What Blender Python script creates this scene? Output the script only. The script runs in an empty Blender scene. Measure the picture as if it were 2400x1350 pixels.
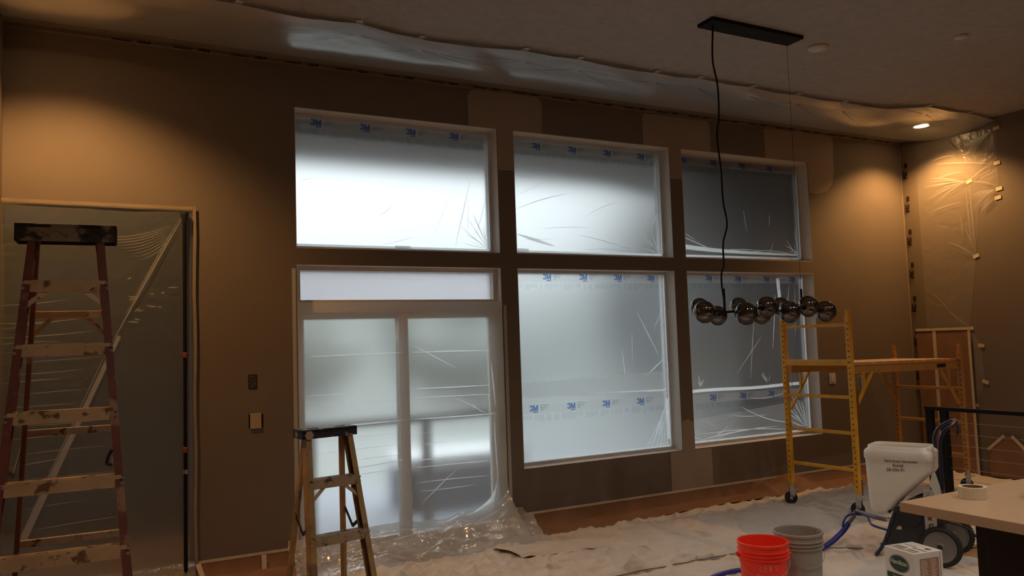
import bpy, bmesh, math, random
from mathutils import Vector, Matrix, noise
R = math.radians
C = bpy.context.scene.collection
SC = bpy.context.scene
random.seed(7)

# ------------------------------------------------------------------ camera
CAMH, CAMD = 1.66, 6.257
yaw, pit, rol, FPX = R(27.91273), R(3.96895), R(-1.89199), 1856.55
fw = Vector((math.sin(yaw)*math.cos(pit), math.cos(yaw)*math.cos(pit), math.sin(pit)))
r0 = Vector((math.cos(yaw), -math.sin(yaw), 0)); u0 = r0.cross(fw)
rt = r0*math.cos(rol) + u0*math.sin(rol); up = rt.cross(fw)
cd = bpy.data.cameras.new('camera'); cam = bpy.data.objects.new('camera', cd); C.objects.link(cam)
cd.sensor_width = 36; cd.lens = FPX/2400*36; cd.clip_start = .02; cd.clip_end = 300
M = Matrix((rt, up, -fw)).transposed().to_4x4(); M.translation = (0, -CAMD, CAMH)
cam.matrix_world = M
SC.camera = cam

# ------------------------------------------------------------------ exposure, sky
SC.view_settings.view_transform = 'Standard'; SC.view_settings.look = 'None'
SC.view_settings.exposure = 1.0; SC.view_settings.gamma = 1; SC.view_settings.use_curve_mapping = False
SKY = 3.3   # zenith of an overcast sky; the horizon is about a quarter of it
w = bpy.data.worlds.new('overcast_sky'); SC.world = w; w.use_nodes = True
nt = w.node_tree; bg = nt.nodes['Background']
tc = nt.nodes.new('ShaderNodeTexCoord'); sx = nt.nodes.new('ShaderNodeSeparateXYZ')
rp = nt.nodes.new('ShaderNodeValToRGB')
nt.links.new(tc.outputs['Generated'], sx.inputs[0]); nt.links.new(sx.outputs['Z'], rp.inputs[0])
rp.color_ramp.elements[0].color = (.92, .915, .95, 1); rp.color_ramp.elements[1].color = (.90, .92, 1, 1)
nt.links.new(rp.outputs[0], bg.inputs[0])
ma = nt.nodes.new('ShaderNodeMath'); ma.operation = 'MAXIMUM'; nt.links.new(sx.outputs['Z'], ma.inputs[0]); ma.inputs[1].default_value = 0
md = nt.nodes.new('ShaderNodeMath'); md.operation = 'MULTIPLY_ADD'; nt.links.new(ma.outputs[0], md.inputs[0]); md.inputs[1].default_value = SKY*.77; md.inputs[2].default_value = SKY*.23
nt.links.new(md.outputs[0], bg.inputs[1])
SC.cycles.max_bounces = 10; SC.cycles.transparent_max_bounces = 24
SC.cycles.diffuse_bounces = 4; SC.cycles.glossy_bounces = 4; SC.cycles.transmission_bounces = 8
SC.cycles.sample_clamp_indirect = 4.0
SC.cycles.use_denoising = True

WARM = (1.0, .50, .155); SOFTW = (1.0, .87, .74)
# recessed cans: (x, y, watts)
CANS = [(-.18, -.84, 34), (8.342, -.607, 34),
        (1.2, -4.2, 11), (3.3, -4.2, 11), (5.2, -4.6, 12), (7.2, -4.4, 12),
        (.6, -7.0, 13), (2.9, -7.0, 13), (5.2, -7.0, 13), (7.4, -7.0, 13)]
CEIL = 3.976
for x, y, wt in CANS:
    l = bpy.data.lights.new('can_spot', 'SPOT'); l.energy = wt*2.6; l.color = WARM if wt > 20 else SOFTW
    l.spot_size = R(128); l.spot_blend = .6; l.shadow_soft_size = .05
    o = bpy.data.objects.new('can_spot', l); o.location = (x, y, CEIL-.03); C.objects.link(o)

# ------------------------------------------------------------------ materials
def newmat(name):
    m = bpy.data.materials.new(name); m.use_nodes = True
    return m, m.node_tree, m.node_tree.nodes['Principled BSDF'], m.node_tree.nodes['Material Output']
def N(nt, t, **k):
    n = nt.nodes.new(t)
    for a, b in k.items(): setattr(n, a, b)
    return n
def mat(name, col, rough=.6, metal=0, var=.15, scale=6, bump=0, bscale=40, spec=.5, emit=None, es=0, stretch=None, dark=None, dscale=4, damt=.5, coat=0):
    m, nt, b, out = newmat(name)
    b.inputs['Roughness'].default_value = rough; b.inputs['Metallic'].default_value = metal
    b.inputs['Specular IOR Level'].default_value = spec; b.inputs['Coat Weight'].default_value = coat
    tc = N(nt, 'ShaderNodeTexCoord'); src = tc.outputs['Object']
    if stretch:
        mp = N(nt, 'ShaderNodeMapping'); mp.inputs['Scale'].default_value = stretch
        nt.links.new(src, mp.inputs[0]); src = mp.outputs[0]
    no = N(nt, 'ShaderNodeTexNoise'); no.inputs['Scale'].default_value = scale; no.inputs['Detail'].default_value = 6
    nt.links.new(src, no.inputs['Vector'])
    ra = N(nt, 'ShaderNodeValToRGB')
    ra.color_ramp.elements[0].position = .3; ra.color_ramp.elements[1].position = .7
    c0 = [c*(1-var) for c in col]; c1 = [min(1, c*(1+var)) for c in col]
    ra.color_ramp.elements[0].color = (*c0, 1); ra.color_ramp.elements[1].color = (*c1, 1)
    nt.links.new(no.outputs[0], ra.inputs[0]); cs = ra.outputs[0]
    if dark:
        n2 = N(nt, 'ShaderNodeTexNoise'); n2.inputs['Scale'].default_value = dscale; n2.inputs['Detail'].default_value = 8
        nt.links.new(src, n2.inputs['Vector'])
        r2 = N(nt, 'ShaderNodeValToRGB'); r2.color_ramp.elements[0].position = damt; r2.color_ramp.elements[1].position = damt+.06
        r2.color_ramp.elements[0].color = (0, 0, 0, 1); r2.color_ramp.elements[1].color = (1, 1, 1, 1)
        nt.links.new(n2.outputs[0], r2.inputs[0])
        mx = N(nt, 'ShaderNodeMix', data_type='RGBA'); nt.links.new(r2.outputs[0], mx.inputs[0])
        nt.links.new(cs, mx.inputs[6]); mx.inputs[7].default_value = (*dark, 1); cs = mx.outputs[2]
    nt.links.new(cs, b.inputs['Base Color'])
    if bump:
        nb = N(nt, 'ShaderNodeTexNoise'); nb.inputs['Scale'].default_value = bscale; nb.inputs['Detail'].default_value = 4
        nt.links.new(src, nb.inputs['Vector'])
        bp = N(nt, 'ShaderNodeBump'); bp.inputs['Strength'].default_value = bump; bp.inputs['Distance'].default_value = .02
        nt.links.new(nb.outputs[0], bp.inputs['Height']); nt.links.new(bp.outputs[0], b.inputs['Normal'])
    if emit:
        b.inputs['Emission Color'].default_value = (*emit, 1); b.inputs['Emission Strength'].default_value = es
    return m
def film(name, refr, trans, transp, gloss, col=(.9, .93, .95), rough=.75, ior=1.045, tcol=(1, 1, 1), groughness=.25, bump=.0, bscale=6):
    """thin plastic: blurring pass-through + milky scattering + clear + sheen (weights)"""
    m, nt, b, out = newmat(name); nt.nodes.remove(b)
    tot = refr+trans+transp+gloss
    rf = N(nt, 'ShaderNodeBsdfRefraction'); rf.inputs['Roughness'].default_value = rough; rf.inputs['IOR'].default_value = ior
    rf.inputs['Color'].default_value = (*col, 1)
    tl = N(nt, 'ShaderNodeBsdfTranslucent'); tl.inputs['Color'].default_value = (*col, 1)
    df = N(nt, 'ShaderNodeBsdfDiffuse'); df.inputs['Color'].default_value = (*col, 1)
    td = N(nt, 'ShaderNodeMixShader'); td.inputs[0].default_value = .5
    nt.links.new(tl.outputs[0], td.inputs[1]); nt.links.new(df.outputs[0], td.inputs[2])
    tp = N(nt, 'ShaderNodeBsdfTransparent'); tp.inputs['Color'].default_value = (*tcol, 1)
    gl = N(nt, 'ShaderNodeBsdfGlossy'); gl.inputs['Roughness'].default_value = groughness
    if bump:
        tc = N(nt, 'ShaderNodeTexCoord'); nb = N(nt, 'ShaderNodeTexNoise'); nb.inputs['Scale'].default_value = bscale
        nb.inputs['Detail'].default_value = 3; nb.inputs['Distortion'].default_value = 1.5
        nt.links.new(tc.outputs['Object'], nb.inputs['Vector'])
        bp = N(nt, 'ShaderNodeBump'); bp.inputs['Strength'].default_value = bump; bp.inputs['Distance'].default_value = .05
        nt.links.new(nb.outputs[0], bp.inputs['Height'])
        for s in (gl, df, tl): nt.links.new(bp.outputs[0], s.inputs['Normal'])
    cur, acc = rf.outputs[0], refr
    for sh, wt in ((td, trans), (tp, transp), (gl, gloss)):
        mx = N(nt, 'ShaderNodeMixShader'); acc += wt; mx.inputs[0].default_value = wt/acc if acc else 0
        nt.links.new(cur, mx.inputs[1]); nt.links.new(sh.outputs[0], mx.inputs[2]); cur = mx.outputs[0]
    nt.links.new(cur, out.inputs[0]); return m
def tint(name, col, dcol, f):
    m, nt, b, out = newmat(name); nt.nodes.remove(b)
    tp = N(nt, 'ShaderNodeBsdfTransparent'); tp.inputs['Color'].default_value = (*col, 1)
    df = N(nt, 'ShaderNodeBsdfDiffuse'); df.inputs['Color'].default_value = (*dcol, 1)
    mx = N(nt, 'ShaderNodeMixShader'); mx.inputs[0].default_value = f
    nt.links.new(tp.outputs[0], mx.inputs[1]); nt.links.new(df.outputs[0], mx.inputs[2]); nt.links.new(mx.outputs[0], out.inputs[0]); return m

WALL = mat('taupe_wall_paint', (.17, .14, .118), .75, var=.04, scale=2, bump=.08, bscale=160)
PATCH = mat('light_patch_paint', (.34, .275, .22), .75, var=.05, scale=3, bump=.08, bscale=160)
CEILM = mat('knockdown_ceiling', (.40, .375, .345), .85, var=.08, scale=14, bump=.5, bscale=26)
FLOORM = mat('wood_floor', (.30, .17, .09), .5, var=.25, scale=5, stretch=(.6, 6, 1))
REVEAL = mat('reveal_primer', (.70, .67, .62), .6, var=.03)
VINYL = mat('white_vinyl', (.72, .68, .65), .4, var=.02)
ALC = mat('alcove_paint', (.27, .28, .265), .8, var=.04)
GLASS, nt_, b_, out_ = newmat('window_glass'); nt_.nodes.remove(b_)
_t = N(nt_, 'ShaderNodeBsdfTransparent'); _t.inputs[0].default_value = (.93, .97, .96, 1); _g = N(nt_, 'ShaderNodeBsdfGlossy'); _g.inputs['Roughness'].default_value = .02
_f = N(nt_, 'ShaderNodeFresnel'); _f.inputs[0].default_value = 1.45; _m = N(nt_, 'ShaderNodeMixShader')
nt_.links.new(_f.outputs[0], _m.inputs[0]); nt_.links.new(_t.outputs[0], _m.inputs[1]); nt_.links.new(_g.outputs[0], _m.inputs[2]); nt_.links.new(_m.outputs[0], out_.inputs[0])
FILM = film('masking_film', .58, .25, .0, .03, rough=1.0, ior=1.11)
FILMD = film('shaded_masking_film', .55, .09, .0, .02, rough=1.0, ior=1.11, col=(.88, .87, .86))  # same film as FILM, with the shade outside put into its scatter and tint
DFILM = film('door_film', .58, .24, .0, .05, col=(.93, .95, .94), rough=.8, ior=1.05, bump=.15)
FOLD = film('film_crease', .0, .5, .5, .10, col=(.95, .97, 1))
def veil(name, col, tr):
    m, nt, b, out = newmat(name); nt.nodes.remove(b)
    tl = N(nt, 'ShaderNodeBsdfTranslucent'); tl.inputs['Color'].default_value = (*col, 1); tp = N(nt, 'ShaderNodeBsdfTransparent')
    mx = N(nt, 'ShaderNodeMixShader'); mx.inputs[0].default_value = tr
    nt.links.new(tl.outputs[0], mx.inputs[1]); nt.links.new(tp.outputs[0], mx.inputs[2]); nt.links.new(mx.outputs[0], out.inputs[0]); return m
FOLDB = veil('backlit_crease', (1, 1, 1), .15)
TAPEB = veil('backlit_tape', (1, .99, .97), .05)
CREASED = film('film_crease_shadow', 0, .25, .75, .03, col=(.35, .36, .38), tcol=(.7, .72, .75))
CLEAR = film('clear_plastic', .0, .30, .56, .14, groughness=.3, bump=.35, bscale=5)
CEILP = film('ceiling_plastic', .0, .48, .12, .52, groughness=.22, col=(.85, .9, .92))
HEAP = film('bunched_plastic', .0, .42, .30, .28, groughness=.08, col=(.95, .98, 1), bump=.5, bscale=9)
ALCP = film('alcove_sheet', .22, .17, .52, .07, groughness=.25, col=(.80, .87, .84), bump=.25, bscale=4)
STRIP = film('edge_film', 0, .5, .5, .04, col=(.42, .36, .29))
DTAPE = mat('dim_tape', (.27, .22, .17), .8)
TAPE = mat('pale_masking_tape', (.62, .52, .40), .7, var=.08, scale=20)
WTAPE = film('white_tape', 0, .8, .12, .06, col=(.9, .9, .9))
INK = tint('blue_print', (.20, .36, .78), (.06, .12, .40), .10)
GINK = tint('grey_print', (.55, .62, .70), (.25, .3, .35), .15)
FAINT = tint('faint_print', (.955, .965, .975), (.6, .6, .65), .0)
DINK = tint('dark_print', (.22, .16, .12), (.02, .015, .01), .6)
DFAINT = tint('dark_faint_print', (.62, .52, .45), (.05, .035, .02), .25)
BLACK = mat('black_metal', (.006, .005, .005), .7, spec=.2, var=.1)
BLKPL = mat('black_plastic', (.02, .02, .022), .5, var=.2)
KRAFT = mat('brown_kraft_paper', (.25, .135, .08), .8, var=.12, scale=5, bump=.15, bscale=12)
CLOTH = mat('canvas_drop_cloth', (.60, .555, .50), .9, var=.07, scale=3, bump=.7, bscale=9, dark=(.46, .41, .36), dscale=2.5, damt=.62)
SEAM = mat('cloth_seam', (.16, .12, .10), .9)
YEL = mat('yellow_scaffold', (.80, .40, .03), .4, var=.12, scale=10, dark=(.45, .16, .02), dscale=7, damt=.68)
ORG = mat('orange_scaffold', (.55, .27, .07), .45, var=.12, scale=8)
PLY = mat('worn_plywood', (.50, .34, .20), .7, var=.3, scale=12, stretch=(1, 8, 1), dark=(.7, .62, .5), dscale=6, damt=.6)
HOLE = mat('drilled_hole', (.012, .008, .005), .9)
CHROME = mat('zinc_plate', (.6, .6, .6), .3, metal=.9, var=.05)
RUBBER = mat('black_rubber', (.015, .014, .014), .6)
FIBR = mat('red_fibreglass', (.17, .048, .035), .5, var=.2, scale=8, dark=(.34, .20, .12), dscale=5, damt=.57)
FIBRY = mat('yellow_fibreglass', (.36, .24, .10), .5, var=.25, scale=8, dark=(.2, .14, .09), dscale=9, damt=.56)
ALU = mat('paint_spattered_aluminium', (.72, .53, .32), .4, metal=.45, var=.15, scale=9, dark=(.25, .14, .08), dscale=16, damt=.57)
ALU2 = mat('dull_aluminium', (.42, .33, .24), .5, metal=.35, var=.2, scale=9, dark=(.12, .08, .06), dscale=20, damt=.58)
CAPB = mat('spattered_black_cap', (.035, .028, .02), .55, var=.3, scale=14, dark=(.30, .24, .17), dscale=7, damt=.55)
CAPN = mat('spattered_navy_cap', (.018, .022, .035), .5, var=.3, scale=14, dark=(.35, .33, .32), dscale=22, damt=.60)
REDP = mat('red_bucket_plastic', (.98, .045, .02), .4, var=.05, spec=.4)
GREYP = mat('grey_bucket_plastic', (.33, .29, .26), .5, var=.1, dark=(.42, .38, .34), dscale=5, damt=.6)
WIRE = mat('steel_wire', (.4, .38, .36), .4, metal=.8)
HOPW = mat('white_poly_hopper', (.86, .82, .75), .4, var=.04, dark=(.55, .46, .34), dscale=3, damt=.74)
BOXW = mat('white_cardboard', (.75, .72, .68), .7, var=.04)
BOXS = mat('printed_cardboard', (.40, .22, .15), .8, var=.08)
GREEN = mat('green_print', (.025, .075, .04), .7, var=.05)
WHP = mat('white_print', (.62, .64, .58), .7, var=.03)
GREYPR = mat('grey_carton_print', (.30, .27, .26), .8, var=.1)
PEN = mat('black_marker', (.05, .045, .04), .8)
NAVY = mat('navy_metal', (.012, .018, .05), .35, var=.1, coat=.3)
CHAR = mat('charcoal_shield', (.03, .031, .034), .55, var=.15)
PANELG = mat('grey_control_plate', (.45, .42, .40), .6, var=.05)
REDL = mat('red_label', (.20, .055, .035), .6)
BLUEH = mat('blue_hose', (.02, .025, .28), .4, var=.1)
GREYH = mat('grey_hose', (.12, .115, .14), .5, var=.1)
TYRE = mat('tyre_rubber', (.022, .02, .019), .75)
HUB = mat('grey_wheel_hub', (.20, .18, .165), .6, var=.15)
COUNT = mat('cream_counter', (.54, .38, .25), .3, var=.03, scale=30)
CABB = mat('black_cabinet', (.006, .005, .005), .5)
TAPER = mat('cream_tape_roll', (.72, .60, .42), .6, var=.04)
WHITEP = mat('white_plastic', (.62, .58, .54), .5, var=.02)
MASKT = mat('tan_switch_tape', (.42, .32, .22), .7, var=.1)
LENS = mat('lit_lens', (1, 1, 1), .5, emit=(1, .62, .28), es=14)
DECK = mat('grey_concrete_patio', (.25, .265, .30), .8, var=.1, scale=2)
SOFF = mat('dark_soffit', (.20, .16, .15), .8)
SIDING = mat('slate_siding', (.055, .06, .075), .8, var=.1)
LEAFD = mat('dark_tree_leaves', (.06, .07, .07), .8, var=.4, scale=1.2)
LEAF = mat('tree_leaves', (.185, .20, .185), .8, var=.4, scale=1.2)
BARK = mat('tree_bark', (.10, .08, .06), .9)
LAWN = mat('lawn', (.19, .20, .19), .9, var=.2, scale=2)
NAVYC = mat('navy_box_side', (.05, .07, .13), .6)
WLID = mat('white_box_top', (.85, .86, .88), .3)

# smoked globe: dark mirror coating on the upper part fading to clear at the base
SMOKE, nt_, b_, out_ = newmat('smoked_glass'); nt_.nodes.remove(b_)
_tc = N(nt_, 'ShaderNodeTexCoord'); _s = N(nt_, 'ShaderNodeSeparateXYZ'); nt_.links.new(_tc.outputs['Object'], _s.inputs[0])
_mr = N(nt_, 'ShaderNodeMapRange'); _mr.inputs[1].default_value = -.06; _mr.inputs[2].default_value = .01
nt_.links.new(_s.outputs['Z'], _mr.inputs[0])
_cr = N(nt_, 'ShaderNodeValToRGB'); _cr.color_ramp.elements[0].color = (.93, .93, .91, 1); _cr.color_ramp.elements[1].color = (.24, .205, .19, 1)
nt_.links.new(_mr.outputs[0], _cr.inputs[0])
_t = N(nt_, 'ShaderNodeBsdfTransparent'); nt_.links.new(_cr.outputs[0], _t.inputs[0])
_g = N(nt_, 'ShaderNodeBsdfGlossy'); _g.inputs['Roughness'].default_value = .03; _g.inputs['Color'].default_value = (.55, .52, .5, 1)
_lw = N(nt_, 'ShaderNodeFresnel'); _lw.inputs[0].default_value = 1.7
_ad = N(nt_, 'ShaderNodeMath', operation='MULTIPLY_ADD'); nt_.links.new(_mr.outputs[0], _ad.inputs[0]); _ad.inputs[1].default_value = .22; nt_.links.new(_lw.outputs[0], _ad.inputs[2])
_m = N(nt_, 'ShaderNodeMixShader'); nt_.links.new(_ad.outputs[0], _m.inputs[0]); nt_.links.new(_t.outputs[0], _m.inputs[1]); nt_.links.new(_g.outputs[0], _m.inputs[2]); nt_.links.new(_m.outputs[0], out_.inputs[0])

# ------------------------------------------------------------------ mesh helpers
def box(bm, c, s, rot=None, bev=0):
    """box of size s centred on c; rot is a 3x3/4x4 matrix about c"""
    m = Matrix.Translation(c) @ (rot.to_4x4() if rot else Matrix()) @ Matrix.Diagonal((*s, 1))
    g = bmesh.ops.create_cube(bm, size=1, matrix=m)
    if bev:
        es = {e for v in g['verts'] for e in v.link_edges}
        bmesh.ops.bevel(bm, geom=list(es), offset=bev, segments=2, affect='EDGES', profile=.6)
def mm(bm, x0, x1, y0, y1, z0, z1, bev=0): box(bm, ((x0+x1)/2, (y0+y1)/2, (z0+z1)/2), (x1-x0, y1-y0, z1-z0), bev=bev)
def bar(bm, p, q, a, b, side=(0, 1, 0), bev=0):
    """rectangular bar from p to q; width a along `side`, b across"""
    p, q = Vector(p), Vector(q); d = (q-p); L = d.length; z = d.normalized(); x = Vector(side)
    x = (x - z*x.dot(z)).normalized(); y = z.cross(x)
    box(bm, (p+q)/2, (a, b, L), Matrix((x, y, z)).transposed(), bev)
def tube(bm, pts, r, seg=10, cap=True, ribs=0):
    pts = [Vector(p) for p in pts]; rings = []
    n = len(pts); up_ = Vector((0, 0, 1))
    prev = None
    for i, p in enumerate(pts):
        d = (pts[min(i+1, n-1)] - pts[max(i-1, 0)]).normalized()
        if prev is None:
            x = d.orthogonal().normalized()
        else:
            x = (prev - d*prev.dot(d)).normalized()
        prev = x; y = d.cross(x)
        rr = r(i/(n-1)) if callable(r) else r
        if ribs: rr *= 1 + (.12 if i % 2 else 0)
        rings.append([bm.verts.new(p + (x*math.cos(2*math.pi*k/seg) + y*math.sin(2*math.pi*k/seg))*rr) for k in range(seg)])
    for a, b in zip(rings, rings[1:]):
        for k in range(seg): bm.faces.new((a[k], a[(k+1) % seg], b[(k+1) % seg], b[k]))
    if cap:
        bm.faces.new(rings[0][::-1]); bm.faces.new(rings[-1])
def spline(pts, n=8):
    """Catmull-Rom through the points"""
    P = [Vector(p) for p in pts]; P = [P[0]*2-P[1]] + P + [P[-1]*2-P[-2]]; out = []
    for i in range(1, len(P)-2):
        for k in range(n):
            t = k/n; a, b, c, d = P[i-1], P[i], P[i+1], P[i+2]
            out.append(.5*((2*b) + (c-a)*t + (2*a-5*b+4*c-d)*t*t + (3*b-a-3*c+d)*t**3))
    return out + [P[-2]]
def lathe(bm, prof, seg=32, c=(0, 0, 0), axis='z'):
    c = Vector(c); rings = []
    for r, z in prof:
        ring = []
        for k in range(seg):
            a = 2*math.pi*k/seg; v = (r*math.cos(a), r*math.sin(a), z)
            if axis == 'y': v = (v[0], v[2], v[1])
            if axis == 'x': v = (v[2], v[0], v[1])
            ring.append(bm.verts.new(c + Vector(v)))
        rings.append(ring)
    for a, b in zip(rings, rings[1:]):
        for k in range(seg): bm.faces.new((a[k], a[(k+1) % seg], b[(k+1) % seg], b[k]))
    if prof[0] == prof[-1]: return
    if prof[0][0] > 0: bm.faces.new(rings[0][::-1])
    if prof[-1][0] > 0: bm.faces.new(rings[-1])
def prism(bm, poly, y0, y1, bev=0):
    """polygon in x-z pushed from y0 to y1"""
    a = [bm.verts.new((x, y0, z)) for x, z in poly]; b = [bm.verts.new((x, y1, z)) for x, z in poly]; n = len(poly)
    fs = [bm.faces.new(a), bm.faces.new(b[::-1])]
    for i in range(n): fs.append(bm.faces.new((a[i], b[i], b[(i+1) % n], a[(i+1) % n])))
    if bev: bmesh.ops.bevel(bm, geom=list({e for f in fs[:2] for e in f.edges}), offset=bev, segments=2, affect='EDGES')
def grid(bm, nu, nv, f):
    V = [[bm.verts.new(f(i/nu, j/nv)) for j in range(nv+1)] for i in range(nu+1)]
    for i in range(nu):
        for j in range(nv): bm.faces.new((V[i][j], V[i+1][j], V[i+1][j+1], V[i][j+1]))
def ribbon(bm, pts, wd, nrm=(0, -1, 0)):
    """flat strip along pts, facing nrm; wd number or function of t, so that creases taper"""
    pts = [Vector(p) for p in pts]; nrm = Vector(nrm); n = len(pts); A = []
    for i, p in enumerate(pts):
        d = (pts[min(i+1, n-1)]-pts[max(i-1, 0)]).normalized(); s = d.cross(nrm).normalized()
        ww = wd(i/(n-1)) if callable(wd) else wd
        A.append((bm.verts.new(p + s*ww/2), bm.verts.new(p - s*ww/2)))
    for a, b in zip(A, A[1:]): bm.faces.new((a[0], b[0], b[1], a[1]))
def link(name, bm, m, parent=None, smooth=False, **pr):
    bmesh.ops.recalc_face_normals(bm, faces=bm.faces)
    me = bpy.data.meshes.new(name); bm.to_mesh(me); bm.free()
    for mm_ in (m if isinstance(m, (list, tuple)) else [m]): me.materials.append(mm_)
    if smooth:
        for p in me.polygons: p.use_smooth = True
    o = bpy.data.objects.new(name, me); C.objects.link(o)
    if parent: o.parent = parent
    for k, v in pr.items(): o[k] = v
    return o
def B(fn, *a, **k):
    bm = bmesh.new(); fn(bm, *a, **k); return bm
def part(name, m, parent, fn, *a, smooth=False, pr=None, **k):
    return link(name, B(fn, *a, **k), m, parent, smooth, **(pr or {}))
def struct(name, bm, m, parent=None, **k):
    o = link(name, bm, m, parent, **k)
    if not parent: o['kind'] = 'structure'
    return o
def thing(name, label, cat, loc=(0, 0, 0), rz=0, group=None):
    o = bpy.data.objects.new(name, None); C.objects.link(o); o.location = loc; o.rotation_euler = (0, 0, rz)
    o.empty_display_size = .1
    tag(o, label, cat, group); return o
def tag(o, label, cat, group=None):
    o['label'] = label; o['category'] = cat
    if group: o['group'] = group
    return o
def dup(o, parent=None):
    c = o.copy(); C.objects.link(c)
    if parent: c.parent = parent
    for ch in list(o.children): dup(ch, c)
    return c
def logo3m(x, y, z, wd, ht, r_, u_):
    """heavy 3M lettering as two flat outlines"""
    bm = bmesh.new(); r_, u_ = Vector(r_), Vector(u_); O = Vector((x, y, z))
    P = lambda a, b: bm.verts.new(O + r_*(a*wd) + u_*(b*ht))
    for q in ([(.46, 0), (.60, 0), (.60, 1), (.46, 1)], [(.86, 0), (1, 0), (1, 1), (.86, 1)], [(.60, 1), (.60, .62), (.68, .0), (.73, .0), (.73, .42)], [(.86, 1), (.73, .42), (.73, 0), (.78, .0), (.86, .62)]):
        bm.faces.new([P(*p) for p in q])
    out = [(0, .72), (.03, .88), (.11, .98), (.22, 1.0), (.34, .97), (.41, .87), (.42, .73), (.38, .60), (.33, .53), (.40, .45), (.44, .30), (.40, .12), (.30, .02), (.20, 0), (.09, .03), (.01, .14), (0, .30)]
    inn = [(.14, .70), (.15, .76), (.18, .79), (.22, .80), (.26, .78), (.28, .73), (.27, .66), (.22, .61), (.17, .53), (.23, .46), (.29, .38), (.29, .28), (.26, .21), (.21, .19), (.16, .22), (.13, .27), (.13, .32)]
    a = [P(*p) for p in out]; b = [P(*p) for p in inn]
    for k in range(16): bm.faces.new((a[k], a[k+1], b[k+1], b[k]))
    return bm
_tx = {}
def text_mesh(s, bold=0, ext=0, line=1.0):
    k = (s, bold, ext, line)
    if k in _tx: return _tx[k]
    cu = bpy.data.curves.new('t', 'FONT'); cu.body = s; cu.size = 1; cu.offset = bold; cu.extrude = ext; cu.resolution_u = 3
    cu.space_line = line; cu.align_x = 'LEFT'
    o = bpy.data.objects.new('t', cu); C.objects.link(o)
    bpy.context.view_layer.update()
    me = bpy.data.meshes.new_from_object(o.evaluated_get(bpy.context.evaluated_depsgraph_get()))
    bpy.data.objects.remove(o); _tx[k] = me; return me
def words(name, s, size, m, parent, pos, right=(1, 0, 0), upv=(0, 0, 1), bold=0, sx=1, line=1.0, pr=None):
    me = text_mesh(s, bold, 0, line).copy(); me.materials.clear(); me.materials.append(m)
    r_, u_ = Vector(right).normalized(), Vector(upv).normalized(); n_ = r_.cross(u_)
    T = Matrix((r_*size*sx, u_*size, n_*size)).transposed().to_4x4(); T.translation = pos
    me.transform(T)
    o = bpy.data.objects.new(name, me); C.objects.link(o); o.parent = parent
    for k, v in (pr or {}).items(): o[k] = v
    return o

# ------------------------------------------------------------------ room shell
DOORX = (1.408, 3.208); W2 = (3.376, 5.17); W3 = (5.327, 7.15)
ALX, ALZ = .645, 2.71
xs = [-.75, -.55, ALX, DOORX[0], DOORX[1], W2[0], W2[1], W3[0], W3[1], 8.8, 9.0]
zs = [-.1, 0, .542, 2.331, 2.462, 2.71, 3.592, CEIL, 4.1]
def solid(i, j):
    if i < 0 or j < 0 or i >= len(xs)-1 or j >= len(zs)-1: return False
    x = (xs[i]+xs[i+1])/2; z = (zs[j]+zs[j+1])/2
    if -.55 < x < ALX and 0 < z < ALZ: return False
    if DOORX[0] < x < DOORX[1] and (0 < z < 2.331 or 2.462 < z < 3.592): return False
    for a, b in (W2, W3):
        if a < x < b and (.542 < z < 2.331 or 2.462 < z < 3.592): return False
    return True
def gridwall(bm, y0, y1):
    def q(*v): bm.faces.new([bm.verts.new(p) for p in v])
    for i in range(len(xs)-1):
        for j in range(len(zs)-1):
            if not solid(i, j): continue
            a, b, c, d = xs[i], xs[i+1], zs[j], zs[j+1]
            q((a, y0, c), (b, y0, c), (b, y0, d), (a, y0, d)); q((a, y1, c), (a, y1, d), (b, y1, d), (b, y1, c))
            if not solid(i-1, j): q((a, y0, c), (a, y0, d), (a, y1, d), (a, y1, c))
            if not solid(i+1, j): q((b, y0, c), (b, y1, c), (b, y1, d), (b, y0, d))
            if not solid(i, j-1): q((a, y0, c), (a, y1, c), (b, y1, c), (b, y0, c))
            if not solid(i, j+1): q((a, y0, d), (b, y0, d), (b, y1, d), (a, y1, d))
    bmesh.ops.remove_doubles(bm, verts=bm.verts, dist=1e-5)
wall = struct('wall_back', B(gridwall, 0, .26), WALL)
struct('wall_left', B(mm, -.75, -.55, -9.2, 0, -.1, 4.1), WALL)
struct('wall_right', B(mm, 8.8, 9.0, -9.2, 0, -.1, 4.1), WALL)
struct('wall_front', B(mm, -.75, 9.0, -9.4, -9.2, -.1, 4.1), WALL)
struct('ceiling', B(mm, -.75, 9.0, -9.2, 0, CEIL, 4.1), CEILM)
struct('floor', B(mm, -.75, 9.0, -9.2, 0, -.1, 0), FLOORM)
# painted test patches beside the windows (flat paint, rounded corners)
def rpoly(bm, pts, y):
    bm.faces.new([bm.verts.new((x, y, z)) for x, z in pts])
def rr(x0, x1, z0, z1, r=.06):
    o = []
    for cx, cz, a0 in ((x1-r, z1-r, 0), (x0+r, z1-r, 90), (x0+r, z0+r, 180), (x1-r, z0+r, 270)):
        for k in range(5): a = R(a0+k*22.5); o.append((cx+r*math.cos(a), cz+r*math.sin(a)))
    return o
def P1(bm, y=-.003):
    rpoly(bm, [(2.93, 3.592)] + [(2.93, 3.86), (2.96, 3.91), (3.0, 3.925), (3.62, 3.93), (3.67, 3.91), (3.69, 3.87), (3.68, 3.592)], y)
    rpoly(bm, [(3.212, 3.592), (3.374, 3.592), (3.374, 3.22), (3.212, 3.215)], y)
def P2(bm, y=-.003):
    rpoly(bm, [(4.85, 3.592), (4.85, 3.87), (4.88, 3.915), (5.70, 3.92), (5.73, 3.87), (5.73, 3.592)], y)
    rpoly(bm, [(5.172, 3.592), (5.325, 3.592), (5.325, 3.275), (5.172, 3.27)], y)
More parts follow.
